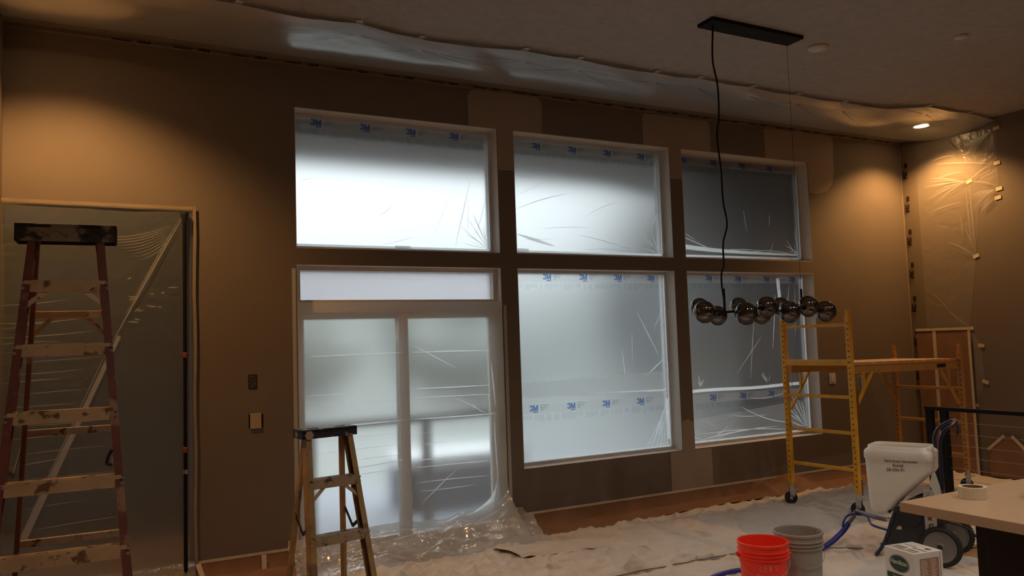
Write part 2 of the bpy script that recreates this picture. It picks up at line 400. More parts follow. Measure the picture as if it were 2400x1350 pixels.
def P3(bm, y=-.003):
    rpoly(bm, [(6.51, 3.592), (6.51, 3.92), (7.55, 3.94), (7.6, 3.9), (7.58, 3.5), (7.54, 3.36), (7.44, 3.28), (7.28, 3.24), (7.155, 3.245), (7.155, 3.592)], y)
def P4(bm, y=-.003):
    rpoly(bm, [(5.01, .155), (5.54, .155), (5.54, .535), (5.01, .535)], y)
    rpoly(bm, [(5.172, .535), (5.325, .535), (5.325, .80), (5.25, .85), (5.172, .82)], y)
for f in (P1, P2, P3, P4): link('paint_patch', B(f), PATCH, wall)

# ------------------------------------------------------------------ windows
def window(n, xr, zr, yf=.13):
    e = bpy.data.objects.new('window_%d' % n, None); C.objects.link(e); e['kind'] = 'structure'
    x0, x1 = xr; z0, z1 = zr; t = .004
    def rev(bm):
        mm(bm, x0, x0+t, .001, .25, z0, z1); mm(bm, x1-t, x1, .001, .25, z0, z1)
        mm(bm, x0, x1, .001, .25, z0, z0+t); mm(bm, x0, x1, .001, .25, z1-t, z1)
    link('window_reveal', B(rev), REVEAL, e)
    def fr(bm):
        f = .028
        mm(bm, x0+t, x0+t+f, yf, yf+.07, z0+t, z1-t); mm(bm, x1-t-f, x1-t, yf, yf+.07, z0+t, z1-t)
        mm(bm, x0+t+f, x1-t-f, yf, yf+.07, z0+t, z0+t+f); mm(bm, x0+t+f, x1-t-f, yf, yf+.07, z1-t-f, z1-t)
    link('window_frame', B(fr), VINYL, e)
    link('pane', B(mm, x0+.03, x1-.03, yf+.04, yf+.045, z0+.03, z1-.03), GLASS, e)
    return e
window(1, DOORX, (2.462, 3.592)); window(2, W2, (2.462, 3.592)); window(3, W3, (2.462, 3.592))
window(4, W2, (.542, 2.331)); window(5, W3, (.542, 2.331))
YF = .118
YB = YF+.010
def crease(bm, p, q, wd=.006, sag=0, y=YB, n=8):
    pts = []
    for i in range(n+1):
        t = i/n; pts.append((p[0]+(q[0]-p[0])*t, y, p[1]+(q[1]-p[1])*t + sag*math.sin(math.pi*t)))
    ribbon(bm, pts, lambda t: wd*(.12+.88*math.sin(math.pi*min(1, max(0, .04+t*.92)))))
def fan(bm, c, angs, L, wd, y=YB, r0=.02):
    for a in angs:
        l = L*random.uniform(.5, 1); a = R(a)
        crease(bm, (c[0]+r0*math.cos(a), c[1]+r0*math.sin(a)), (c[0]+l*math.cos(a), c[1]+l*math.sin(a)), wd*random.uniform(.6, 1.3), random.uniform(-.02, .02), y)
def logos(par, pts, y=YF-.006, tilt=0):
    for k, (x, z) in enumerate(pts):
        u_ = (-math.sin(tilt), 0, math.cos(tilt)); r_ = (math.cos(tilt), 0, math.sin(tilt))
        link('printed_logo', logo3m(x-.045, y, z-.022, .088, .054, r_, u_), INK, par)
        words('printed_words', 'Advanced\nMasking\nFilm', .022, GINK, par, (x+.070, y, z+.020), r_, u_, bold=.01, line=.95)
        def ln(bm):
            box(bm, (x+.018, y, z-.032), (.05, .0006, .007))
        link('printed_rule', B(ln), GINK, par)
def bands(par, x0, x1, z, y=YF-.003, tilt=0):
    """denser printed band along the tape edge and the row of faint printed blocks under it"""
    def f(bm):
        L = x1-x0
        grid(bm, 20, 1, lambda u, v: (x0+L*u, y, z-.045+.085*v + math.tan(tilt)*L*u))
    link('film_band', B(f), film('film_band', 0, .16, .84, .0, col=(.95, .9, .9)), par)
    def g(bm):
        x = x0+.02
        while x < x1-.03:
            wd = random.uniform(.02, .055); h = random.choice((.04, .05, .06)); zz = z-.055+math.tan(tilt)*(x-x0)
            box(bm, (x+wd/2, y-.001, zz-h/2), (wd, .0005, h)); x += wd+random.choice((.004, .006, .02, .03))
    link('printed_blocks', B(g), FAINT, par, kind='stuff')
def wfilm(lab, xr, zr, logo, whites, darks, tapes, extra=None, tilt=0, low=None):
    t = thing('masking_film', lab, 'plastic film', (0, 0, 0), group='masking films over the windows')
    x0, x1 = xr[0]+.02, xr[1]-.02; z0, z1 = zr[0]+.02, zr[1]-.02
    def sh(bm):
        def f(u, v):
            x = x0+(x1-x0)*u; z = z0+(z1-z0)*v; b = math.sin(math.pi*u)*math.sin(math.pi*v)
            return (x, YF + .006*noise.noise((x*1.6, z*1.6, xr[0]))*b, z)
        grid(bm, 30, 24, f)
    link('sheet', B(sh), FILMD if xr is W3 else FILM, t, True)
    bands(t, x0+.01, x1-.01, logo[0][1])
    logos(t, logo)
    if low:
        logos(t, low, tilt=-.006); bands(t, x0+.01, x1-.01, low[0][1], tilt=-.006)
    link('crease', B(whites), FOLDB, t, kind='stuff')
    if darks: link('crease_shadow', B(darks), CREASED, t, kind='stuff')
    for tp in tapes: link('tape_strip', B(tp), TAPEB, t)
    if extra: extra(t)
    return t
def edge(p, q, wd, y=YB+.004):
    return lambda bm: ribbon(bm, [(p[0]+(q[0]-p[0])*i/6, y, p[1]+(q[1]-p[1])*i/6) for i in range(7)], wd)
def frame_edges(x0, x1, z0, z1, b=.035, r=.02, l=.012, tp=.008):
    o = [edge((x0+.02, z0+.035), (x1-.02, z0+.035), b), edge((x0+.02, z1-.025), (x1-.02, z1-.025), tp),
         edge((x0+.024, z0+.03), (x0+.024, z1-.03), l), edge((x1-.03, z0+.03), (x1-.03, z1-.03), r)]
    return o
def w1(bm):
    crease(bm, (2.55, 3.26), (2.98, 3.23), .004); crease(bm, (3.10, 3.12), (3.07, 3.42), .004)
    fan(bm, (3.16, 2.52), (95, 100, 108, 118, 130, 145, 160, 170), .35, .005)
def d1(bm):
    crease(bm, (2.83, 2.53), (2.99, 3.12), .008); crease(bm, (2.13, 2.76), (2.27, 2.87), .005); crease(bm, (3.03, 2.60), (3.15, 3.0), .006)
    crease(bm, (2.95, 2.60), (2.97, 2.98), .004); crease(bm, (2.08, 2.50), (2.45, 2.60), .004); crease(bm, (1.45, 3.02), (1.60, 3.06), .003)
    fan(bm, (3.14, 2.52), (100, 112, 125, 150), .45, .006); crease(bm, (2.62, 2.6), (2.80, 3.0), .003)
wfilm('hazy film with blue logos over the upper window above the sliding door', DOORX, (2.462, 3.592),
      [(1.607, 3.512), (2.022, 3.512), (2.431, 3.512), (2.838, 3.512)], w1, d1,
      frame_edges(1.408, 3.208, 2.462, 3.592) + [lambda bm: box(bm, (2.33, YF-.012, 2.50), (.14, .001, .035))])
def w2(bm):
    crease(bm, (3.45, 3.21), (3.65, 3.20), .004); crease(bm, (4.92, 2.75), (5.02, 3.2), .004); crease(bm, (4.9, 2.62), (5.1, 3.35), .003)
    fan(bm, (5.10, 2.95), (70, 95, 110, 250, 262, 240), .22, .006); crease(bm, (3.46, 2.66), (3.85, 2.56), .03, 0)
    fan(bm, (5.08, 2.53), (95, 110, 140, 165), .2, .005)
def d2(bm):
    crease(bm, (3.42, 2.88), (4.02, 3.07), .008, .02); crease(bm, (3.70, 2.72), (4.28, 2.75), .005, .01); crease(bm, (4.1, 2.68), (4.7, 2.56), .006, .01)
    crease(bm, (3.5, 2.61), (3.85, 2.63), .004); crease(bm, (3.42, 3.0), (3.8, 3.18), .003); crease(bm, (4.2, 2.85), (4.6, 3.02), .004, .02)
    crease(bm, (4.15, 2.53), (4.7, 2.53), .004, .02)
wfilm('hazy film with blue logos over the middle one of the three upper windows', W2, (2.462, 3.592),
      [(3.679, 3.50), (4.081, 3.50), (4.489, 3.50), (4.897, 3.50)], w2, d2,
      frame_edges(3.376, 5.17, 2.462, 3.592) + [lambda bm: box(bm, (3.50, YF-.012, 2.51), (.12, .001, .03))])
def w3(bm):
    crease(bm, (5.36, 2.72), (5.85, 2.56), .008); crease(bm, (5.36, 2.78), (5.60, 2.66), .004); crease(bm, (6.62, 2.55), (6.70, 2.68), .005)
    crease(bm, (6.65, 2.85), (6.66, 3.0), .006); crease(bm, (6.31, 2.78), (6.27, 3.05), .004); fan(bm, (7.08, 2.54), (100, 118, 135, 150, 165, 172), .3, .008)
    crease(bm, (5.9, 2.57), (6.55, 2.58), .006, .015); crease(bm, (6.2, 2.55), (7.0, 2.56), .006, .03)
    ribbon(bm, [(5.36+i*.21, YB, 2.545+.06*math.exp(-i*.35)) for i in range(9)], lambda t: .05-.03*t)
wfilm('shaded film over the rightmost upper window, behind the pendant cord', W3, (2.462, 3.592),
      [(5.45, 3.51), (5.86, 3.51), (6.27, 3.51), (6.68, 3.51)], w3, None, frame_edges(5.327, 7.15, 2.462, 3.592, .04, .03))
def w4(bm):
    crease(bm, (4.78, 1.93), (5.02, 1.50), .007); crease(bm, (4.62, 1.20), (4.58, 1.55), .006); crease(bm, (4.85, 1.28), (5.10, 1.46), .010)
    crease(bm, (4.70, 1.45), (4.71, 1.75), .004); crease(bm, (4.98, 1.75), (5.10, 1.95), .005); crease(bm, (3.68, 1.28), (4.02, 1.36), .006)
    crease(bm, (4.0, 1.24), (4.45, 1.17), .006, -.01); crease(bm, (4.9, .60), (5.08, .98), .016); crease(bm, (4.95, .58), (5.06, .86), .008)
    fan(bm, (5.08, .95), (235, 245, 250, 258, 264), .5, .006); fan(bm, (4.3, .62), (40, 50, 60, 20), .3, .004); crease(bm, (3.5, .64), (4.3, .62), .004, .02)
    crease(bm, (4.1, 1.7), (4.3, 1.75), .004); crease(bm, (3.95, 1.62), (4.1, 1.66), .003)
def lap4(t):
    def band(bm):
        grid(bm, 24, 1, lambda u, v: (3.40+1.73*u, YF-.006, (1.16-.05*u+.09*u*u*0) + v*(.13+.09*u)))
    link('overlap_band', B(band), film('overlap_band', 0, .32, .68, .03, col=(.97, 1, 1)), t)
    link('lap_line', B(lambda bm: ribbon(bm, [(4.2+i*.1, YB, 1.155-.002*i) for i in range(10)], lambda u: .004+.016*u)), TAPEB, t)
    link('tape_strip', B(lambda bm: bm.faces.new([bm.verts.new(p) for p in ((5.09, YB, .66), (5.13, YB, .64), (5.125, YB, 1.05), (5.085, YB, 1.05))])), TAPEB, t)
wfilm('bright film in two overlapping widths over the lower window beside the sliding door', W2, (.542, 2.331),
      [(3.748, 2.262), (4.151, 2.262), (4.555, 2.262), (4.957, 2.262)], w4, None, frame_edges(3.376, 5.17, .542, 2.331, .02, .03),
      lap4, low=[(3.558, 1.053), (3.962, 1.051), (4.357, 1.049), (4.763, 1.046)])
def w5(bm):
    crease(bm, (6.05, 1.25), (6.45, 1.65), .004); crease(bm, (6.25, 1.2), (6.35, 1.9), .004); crease(bm, (6.60, 1.5), (6.68, 2.1), .008)
    crease(bm, (6.72, 1.3), (6.9, 2.2), .010); crease(bm, (6.95, 1.6), (6.99, 2.2), .005); fan(bm, (5.55, 1.13), (60, 80, 100, 120), .14, .006)
    fan(bm, (6.5, 1.13), (110, 120, 130, 70), .2, .005); crease(bm, (5.5, .60), (6.6, .66), .012, .02); crease(bm, (6.1, .90), (6.9, .68), .010, -.05)
    crease(bm, (5.45, .66), (6.9, .60), .008, .03); fan(bm, (7.05, .62), (100, 110, 120, 132, 140, 150, 160), .45, .009); crease(bm, (5.9, .83), (6.5, .80), .006, -.02)
    crease(bm, (5.5, .85), (5.75, .70), .004); crease(bm, (6.2, .99), (6.75, 1.02), .006, -.03); fan(bm, (5.6, .58), (10, 18, 25, 160), .5, .006)
def lap5(t):
    link('lap_line', B(lambda bm: ribbon(bm, [(5.36+i*.18, YB, 1.10+.012*math.sin(i*.9)*.5) for i in range(10)], lambda u: .032)), TAPEB, t)
    link('vertical_lap', B(lambda bm: ribbon(bm, [(6.73+i*.008, YB, 2.28-i*.13) for i in range(10)], lambda u: .05-.015*u)), TAPEB, t)
    def low(bm):
        grid(bm, 16, 1, lambda u, v: (5.36+1.72*u, YF-.005, .57 + v*(.24+.12*u)))
    link('overlap_band', B(low), film('overlap_band2', 0, .22, .78, .02, col=(.97, 1, 1)), t)
wfilm('shaded film with a bright seam over the lower window behind the pendant lamp', W3, (.542, 2.331),
      [(5.718, 2.268), (6.124, 2.268), (6.543, 2.268), (6.934, 2.266)], w5, None, frame_edges(5.327, 7.15, .542, 2.331, .03, .04),
      lap5, low=[(5.694, 1.025), (6.109, 1.022), (6.525, 1.02)])

# ------------------------------------------------------------------ sliding door
d = bpy.data.objects.new('door_1', None); C.objects.link(d); d['kind'] = 'structure'
DY = .075
def rect(bm, x0, x1, z0, z1, f, y0, y1, l=None, r=None, b=None, t=None):
    l = f if l is None else l; r = f if r is None else r; b = f if b is None else b; t = f if t is None else t
    mm(bm, x0, x0+l, y0, y1, z0, z1); mm(bm, x1-r, x1, y0, y1, z0, z1)
    mm(bm, x0+l, x1-r, y0, y1, z0, z0+b); mm(bm, x0+l, x1-r, y0, y1, z1-t, z1)
def rv(bm): mm(bm, 1.408, 1.412, .001, .25, 0, 2.331); mm(bm, 3.204, 3.208, .001, .25, 0, 2.331); mm(bm, 1.408, 3.208, .001, .25, 2.327, 2.331)
link('door_reveal', B(rv), REVEAL, d)
def of(bm):
    rect(bm, 1.412, 3.204, .0, 2.327, .04, DY, DY+.12, t=.035, b=.03)
    mm(bm, 1.452, 3.164, DY, DY+.12, 1.955, 2.055)
link('door_frame', B(of), VINYL, d)
link('transom_pane', B(mm, 1.452, 3.164, DY+.06, DY+.065, 2.055, 2.292), film('frosted_transom', .35, .42, 0, .03, rough=1, ior=1.12), d)
pl = part('door_panel', VINYL, d, rect, 1.452, 2.345, .03, 1.955, .045, DY+.065, DY+.105, l=.04, r=.075, b=.075, t=.055)
part('pane', GLASS, pl, mm, 1.49, 2.27, DY+.083, DY+.087, .1, 1.9)
pr_ = part('door_panel', VINYL, d, rect, 2.27, 3.164, .03, 1.955, .045, DY+.01, DY+.055, l=.085, r=.05, b=.075, t=.06)
part('pane', GLASS, pr_, mm, 2.35, 3.12, DY+.03, DY+.034, .1, 1.9)
part('door_handle', VINYL, pr_, tube, [(3.135, DY+.01, .86), (3.135, DY-.03, .87), (3.13, DY-.035, .92), (3.13, DY-.035, 1.02), (3.135, DY-.03, 1.05), (3.135, DY+.01, 1.06)], .011)
# plastic over the whole door, spilling onto the floor
t = thing('plastic_sheet', 'clear plastic over the sliding glass door, bunched on the floor at its foot', 'plastic sheet')
def ds(bm):
    def f(u, v):
        x = 1.412+1.79*u; z = 2.03-1.86*v
        y = -.012 - .012*abs(noise.noise((x*1.1, z*4, 3))) - max(0, v-.86)*.5
        return (x, y, z)
    grid(bm, 24, 60, f)
link('sheet', B(ds), DFILM, t, True)
def dc(bm):
    Y = .012
    for (a, b, wdt) in (((1.455, 1.606), (2.285, 1.612), .010), ((2.34, 1.608), (3.10, 1.600), .009), ((1.445, 1.300), (2.29, 1.312), .009),
                        ((2.30, 1.31), (3.09, 1.30), .009), ((1.50, 1.215), (2.25, 1.235), .006), ((2.33, 1.23), (3.08, 1.22), .006),
                        ((1.44, 1.045), (2.29, 1.055), .012), ((2.30, 1.055), (3.12, 1.05), .010), ((1.5, .93), (2.28, .955), .005), ((2.34, .94), (3.1, .93), .005),
                        ((1.5, .84), (2.25, .86), .005), ((2.4, .84), (2.7, .845), .004), ((1.78, .76), (2.28, .775), .005), ((1.8, .70), (2.28, .735), .010), ((2.33, .715), (3.08, .705), .010),
                        ((1.75, .645), (2.28, .665), .007), ((2.34, .655), (3.09, .645), .007), ((2.35, .53), (3.05, .52), .005), ((2.4, .46), (2.9, .46), .004),
                        ((2.30, 1.70), (2.75, 1.46), .006), ((2.1, 1.85), (2.28, 1.70), .004), ((2.72, 1.22), (3.02, 1.06), .005), ((2.85, 1.18), (3.0, 1.06), .003), ((2.4, .35), (2.75, .62), .005),
                        ((3.09, 1.5), (3.12, 1.1), .012), ((3.10, 1.0), (3.13, .3), .010)):
        crease(bm, a, b, wdt, random.uniform(-.006, .006), Y, 12)
    for k in range(11):   # pulled from the right jamb down to the middle
        crease(bm, (3.20-.01*k, .30+.018*k), (2.1+.09*k, .10+.008*k), .012, -.05, .02-.003*k, 14)
link('crease', B(dc), FOLDB, t, kind='stuff')
def crumple(x, y, s=1.0):
    n = 0
    for f_, a in ((2.2, .55), (5.0, .32), (12, .13)):
        n += a*(1-abs(noise.noise((x*f_*.8+y*f_*.5, y*f_*1.9, 5.1*s)))*2.6)
    return n
def hp(bm):
    def f(u, v):
        x = 1.30+2.05*u; y = -.01-.62*v*(.75+.35*math.sin(u*5+.5)*.5+.25*u)
        env = math.sin(math.pi*min(1, v*.95+.06))**.7
        base = .20*(1-v)**3
        z = .012 + base + .12*env*max(0, crumple(x, y)) + .06*math.exp(-((x-3.0)/.25)**2)*env
        return (x + .03*noise.noise((x*9, y*9, 1)), y, max(.006, z*(1-v**6)))
    grid(bm, 130, 52, f)
link('floor_bunch', B(hp), HEAP, t, True)
def pull(bm):
    def f(u, v):
        x = 3.20-1.15*u; zt = .40-.33*u**.6
        z = zt*(1-v)+.03*v; y = -.03-.02*u-.36*v**1.4*(1-.35*u)
        rg_ = .02*math.sin(v*26+3*noise.noise((u*2, v*3, 1)))*(.3+u)*min(1, 6*u+.2)
        return (x+.03*v, y-rg_, z+rg_*.8+.01*noise.noise((u*7, v*9, 4)))
    grid(bm, 50, 60, f)
link('pulled_fold', B(pull), film('pulled_plastic', 0, .42, .36, .22, groughness=.12, col=(.95, .98, 1)), t, True)
def hang(bm):
    def f(u, v):
        a = u*2.4; return (3.17+.035*math.sin(a*2.2+v*2)+.06*v, -.03-.03*math.cos(a*3+v)*v-.16*v*v, .34-.33*v + .02*noise.noise((u*6, v*6, 8)))
    grid(bm, 26, 22, f)
link('hanging_fold', B(hang), HEAP, t, True)
part('tape_strip', WTAPE, t, ribbon, [(1.385, -.004, 2.3-.2*i) for i in range(12)], .03)
part('tape_strip', WTAPE, t, ribbon, [(3.235, -.004, 2.0-.18*i) for i in range(11)], .03)

# ------------------------------------------------------------------ alcove behind the plastic on the left
def alc(bm):
    mm(bm, .95, 1.05, .26, 3.2, -.1, 3.0); mm(bm, -3.1, -3.0, .0, 3.2, -.1, 3.0)
    mm(bm, -3.0, -2.75, 3.1, 3.2, 0, 3.0); mm(bm, -1.15, .95, 3.1, 3.2, 0, 3.0); mm(bm, -2.75, -1.15, 3.1, 3.2, 0, .5); mm(bm, -2.75, -1.15, 3.1, 3.2, 2.2, 3.0)
    mm(bm, -3.0, -.75, .0, .1, 0, 3.0)
    mm(bm, -3.1, 1.05, .26, 3.2, 2.9, 3.0)
struct('wall_alcove', B(alc), ALC)
struct('floor_alcove', B(mm, -3.1, 1.05, .0, 3.2, -.1, 0), FLOORM)
e6 = bpy.data.objects.new('window_6', None); C.objects.link(e6); e6['kind'] = 'structure'
part('window_frame', VINYL, e6, rect, -2.75, -1.15, .5, 2.2, .04, 3.12, 3.18)
part('pane', film('alcove_window_film', .3, .55, 0, .05), e6, mm, -2.71, -1.19, 3.15, 3.155, .54, 2.16)
t = thing('plastic_sheet', 'cloudy plastic curtain hung across the wide opening behind the tall ladder', 'plastic sheet')
def ap(bm):
    def f(u, v):
        x = -.55+1.20*u; z = 2.73-2.70*v
        y = -.006 - .01*noise.noise((x*2.5, z*2.5, 4)) - .05*math.sin(math.pi*v)*math.exp(-((u-.75+.5*v)/.12)**2)*0 - max(0, v-.95)*2.2
        return (x, y, z)
    grid(bm, 40, 70, f)
link('sheet', B(ap), ALCP, t, True)
def apc(bm):
    Y = -.028
    crease(bm, (.575, 2.66), (.10, 1.72), .012, .01, Y, 20); crease(bm, (.56, 2.66), (.2, 1.95), .006, .01, Y, 20)
    ribbon(bm, [(.16-.58*i/10, Y, 1.80-1.36*i/10) for i in range(11)], lambda t_: .025+.02*t_)
    crease(bm, (.10, 1.74), (-.42, .50), .006, 0, Y-.003)
    for z, a, b, wd_ in ((2.02, -.55, -.15, .005), (1.90, -.55, -.1, .007), (1.86, -.55, -.28, .004), (1.805, -.55, .0, .006), (1.76, -.55, -.2, .004), (1.70, -.55, -.05, .005), (1.63, -.55, .05, .004), (1.56, -.5, -.05, .005), (1.50, -.55, -.2, .006),
                        (1.42, -.5, .0, .004), (1.34, -.55, -.1, .005), (1.22, -.5, .1, .004), (1.13, -.55, .05, .006), (1.02, -.5, .15, .004), (.95, -.55, -.1, .006), (.86, -.5, .2, .004), (.78, -.55, .05, .006), (.66, -.5, .0, .004), (.52, -.45, .3, .005), (.44, -.5, .1, .004)):
        crease(bm, (a, z), (b, z+random.uniform(.0, .05)), wd_, random.uniform(-.01, .01), Y, 8)
    for k in range(9): crease(bm, (.05+.03*k, 2.50-.02*k), (.50, 2.60-.012*k), .004, -.03, Y)
    for k in range(12):
        x = random.uniform(.2, .5); z = random.uniform(1.9, 2.2); crease(bm, (x, z), (x+random.uniform(.02, .08), z+random.uniform(-.02, .03)), .01, 0, Y)
link('crease', B(apc), FOLD, t, kind='stuff')
part('tape_strip', DTAPE, t, ribbon, [(-.55+.12*i, -.022, 2.735-.002*(i % 2)) for i in range(11)], .022)
part('tape_strip', DTAPE, t, ribbon, [(.658+.004*math.sin(i*1.7), -.022, 2.75-.22*i) for i in range(13)], .022)
t = thing('support_pole', 'thin black spring pole standing upright in the plastic-covered opening', 'pole', (.588, -.045, 0))
part('tube', BLACK, t, lathe, [(.013, .03), (.013, 2.66)], 12)
part('foot', BLKPL, t, lathe, [(.03, 0), (.03, .02), (.016, .035)], 12)
part('head', BLKPL, t, lathe, [(.014, 2.62), (.03, 2.68), (.03, 2.695)], 12)
for z in (1.63, .95): part('collar', REDL, t, lathe, [(.016, z), (.02, z+.005), (.02, z+.035), (.016, z+.04)], 12)
part('clip', CHROME, t, lathe, [(.017, .80), (.017, .83)], 12)

# ------------------------------------------------------------------ masking along ceiling and corner
t = thing('masking_strip', 'narrow printed film strip taped along the ceiling above the long wall', 'masking film')
def cs(bm): grid(bm, 80, 3, lambda u, v: (-.54+9.33*u, -.012-.19*v, CEIL-.012-.03*math.sin(math.pi*v)*(.6+.4*noise.noise((u*20, v, 2)))))
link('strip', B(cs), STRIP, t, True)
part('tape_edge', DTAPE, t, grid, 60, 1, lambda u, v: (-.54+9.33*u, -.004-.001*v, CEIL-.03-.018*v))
xl = .24
while xl < 8.6:
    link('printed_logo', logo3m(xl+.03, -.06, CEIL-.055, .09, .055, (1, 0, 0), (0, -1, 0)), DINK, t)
    link('printed_words', B(lambda bm: [box(bm, (xl-.07, -.07-.02*k, CEIL-.054), (.13, .012, .0006)) for k in range(2)]), DFAINT, t)
    xl += .4064
t = thing('masking_strip', 'upright printed film strip taped down the far right corner of the room', 'masking film')
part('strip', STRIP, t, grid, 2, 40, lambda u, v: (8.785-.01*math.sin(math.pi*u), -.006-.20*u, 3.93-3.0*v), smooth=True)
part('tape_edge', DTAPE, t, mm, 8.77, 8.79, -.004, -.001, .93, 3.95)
zl = 3.6
while zl > 1.0:
    link('printed_logo', logo3m(8.772, -.03, zl, .10, .06, (0, 0, -1), (0, -1, 0)), DINK, t)
    link('printed_words', B(lambda bm: box(bm, (8.772, -.075, zl+.06), (.0006, .04, .06))), DFAINT, t)
    zl -= .4064

# plastic across the ceiling, taped along its outer edge
def ypl(x):
    K = [(-.55, -1.02), (.8, -.95), (1.24, -.93), (1.66, -.95), (2.2, -.85), (3.0, -.95), (3.5, -.95), (4.3, -.93), (4.8, -.96), (6.6, -.95), (7.2, -1.0), (7.62, -1.19), (8.36, -1.2), (8.79, -1.18)]
    for (a, b), (c, d_) in zip(K, K[1:]):
        if a <= x <= c: return b+(d_-b)*(x-a)/(c-a)
    return -1.18
TPX = [.84, 1.66, 2.16, 3.0, 3.51, 4.31, 4.77, 5.4, 6.0, 6.65, 7.62, 8.3]
t = thing('plastic_sheet', 'long clear plastic sheet taped under the ceiling above the windows', 'plastic sheet')
def cp(bm):
    def f(u, v):
        x = -.54+9.32*u; y = -.16 + (ypl(x)+.16)*v
        dd = min(abs(x-a) for a in TPX); slack = min(1, dd/.35)
        sag = .012 + .085*math.sin(math.pi*min(1, v*.93+.04))**.8*(1+.3*noise.noise((x*1.3, v*2, 7)))
        sag += .014*slack*v*v
        rip = .006*noise.noise((x*5, v*14, 2))*v
        dc_ = min((Vector((x, y))-Vector((cx, cy))).length for cx, cy, _ in CANS[:2]); sag = .004+(sag-.004)*max(0, min(1, (dc_-.10)/.35))
        return (x, y, CEIL-sag-abs(rip))
    grid(bm, 260, 26, f)
    bmesh.ops.delete(bm, geom=[fa for fa in bm.faces if any((fa.calc_center_median().xy-Vector((cx, cy))).length < .10 for cx, cy, _ in CANS[:2])], context='FACES')
link('sheet', B(cp), CEILP, t, True)
def cpc(bm):
    for a in TPX[1:]:
        for k in range(7):
            th = R(random.uniform(150, 195) if k % 2 else random.uniform(-25, 10)); L = random.uniform(.3, 1.0)
            ya = ypl(a)+.03; pts = []
            for i in range(9):
                s = .03+L*i/8; x = a+s*math.cos(th); y = ya+abs(s*math.sin(th))*.9+.02*i/8+.02
                if x < -.5 or x > 8.7: break
                vv = (y+.16)/(ypl(x)+.16); pts.append((x, y, CEIL-.02-.10*math.sin(math.pi*max(0, min(1, vv*.93+.04)))**.8-.04*vv*vv))
            if len(pts) > 2: ribbon(bm, pts, lambda q: .008*(1-q)+.001, (0, 0, -1))
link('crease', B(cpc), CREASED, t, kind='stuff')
for a in TPX: part('tape_tab', WTAPE, t, box, (a, ypl(a), CEIL-.016), (.05, .07, .002), Matrix.Rotation(random.uniform(-.4, .4), 3, 'Z'))
# plastic on the right wall below the can light
t = thing('plastic_sheet', 'thin clear plastic taped to the right-hand wall under the glowing can light', 'plastic sheet')
def yr(z):
    K = [(0, -.70), (.79, -.72), (1.05, -.85), (1.46, -.83), (1.66, -.72), (2.46, -.85), (3.0, -.92), (3.176, -1.16), (3.46, -1.158), (3.85, -1.177), (3.95, -1.18)]
    for (a, b), (c, d_) in zip(K, K[1:]):
        if a <= z <= c: return b+(d_-b)*(z-a)/(c-a)
    return -1.18
def rp_(bm):
    def f(u, v):
        z = .02+3.90*v; y = -.20+(yr(z)+.20)*u
        return (8.795-.015*math.sin(math.pi*u)*(1+.5*noise.noise((y*3, z*2, 9))), y, z)
    grid(bm, 24, 90, f)
link('sheet', B(rp_), film('wall_plastic', 0, .16, .76, .08, groughness=.3, bump=.4, bscale=4, col=(.9, .85, .75)), t, True)
TB = [(-1.177, 3.849), (-1.158, 3.462), (-1.16, 3.176), (-.834, 3.321), (-1.14, 3.08), (-.849, 2.466), (-.724, 1.652), (-.832, 1.458), (-.85, 1.054), (-.718, .787)]
for y, z in TB: part('tape_tab', TAPE, t, box, (8.7935, y, z), (.002, .07, .04), Matrix.Rotation(random.uniform(-.4, .4), 3, 'X'))
def rc(bm):
    X = 8.772
    def cr(y0, z0, y1, z1, wd_=.006):
        ribbon(bm, [(X, y0+(y1-y0)*i/8, z0+(z1-z0)*i/8 + .015*math.sin(math.pi*i/8)) for i in range(9)], lambda q: wd_*(.15+math.sin(math.pi*q)), (-1, 0, 0))
    c = (-.834, 3.321)
    for dy, dz in ((.45, .08), (.42, .02), (.5, -.12), (.4, -.05), (.55, .03), (.38, -.16), (.45, .12)): cr(c[0]+.03, c[1], c[0]+dy, c[1]+dz, .007)
    cr(-.86, 3.33, -1.12, 3.47, .008); cr(-.86, 3.31, -1.13, 3.22, .007)
    for k in range(6): cr(-1.12, 3.17, -.86, 3.16-.035*k, .006)
    for k in range(4): cr(-1.12, 3.14-.02*k, -.95, 3.0-.02*k, .007)
    cr(-1.12, 3.46, -.45, 3.60, .008); cr(-.42, 3.64, -.7, 3.65, .007); cr(-.45, 3.42, -.8, 3.44, .006); cr(-.35, 3.04, -.75, 3.10, .006)
    for k in range(7): cr(-1.14, 3.82, -.9+.06*k*.5, 3.62+.01*k, .006)
    for k in range(3): cr(-1.13-.01*k, 3.8, -1.10-.02*k, 3.6, .008)
    cr(-.845, 3.28, -.85, 2.55, .006); cr(-.80, 3.25, -.82, 2.6, .005); cr(-.72, 2.95, -.73, 2.70, .006); cr(-.75, 2.8, -.86, 2.5, .005); cr(-.55, 2.66, -.84, 2.48, .008)
    cr(-.72, 1.66, -.5, 1.85, .006); cr(-.72, 1.62, -.30, 1.655, .01); cr(-.3, 2.1, -.65, 1.68, .005)
link('crease', B(rc), FOLD, t, kind='stuff')
t = thing('brown_paper', 'brown paper panel taped with pale edges low on the right-hand wall', 'paper', (8.77, 0, 0))
part('paper', KRAFT, t, box, (0, -.40, .83), (.008, .66, 1.64))
part('tape_strip', TAPE, t, box, (-.006, -.30, .83), (.003, .04, 1.64)); part('tape_strip', TAPE, t, box, (-.008, -.40, 1.655), (.003, .66, .03))
part('tape_strip', TAPE, t, box, (-.006, -.72, .83), (.003, .03, 1.64))
t = thing('brown_paper', 'brown paper flap with pale taped peak behind the cable railing', 'paper', (8.77, 0, 0))
part('paper', KRAFT, t, lambda bm: bm.faces.new([bm.verts.new((0, y, z)) for y, z in ((-.85, .32), (-1.03, .48), (-1.12, .48), (-1.3, .28), (-1.3, .02), (-.85, .02))]))
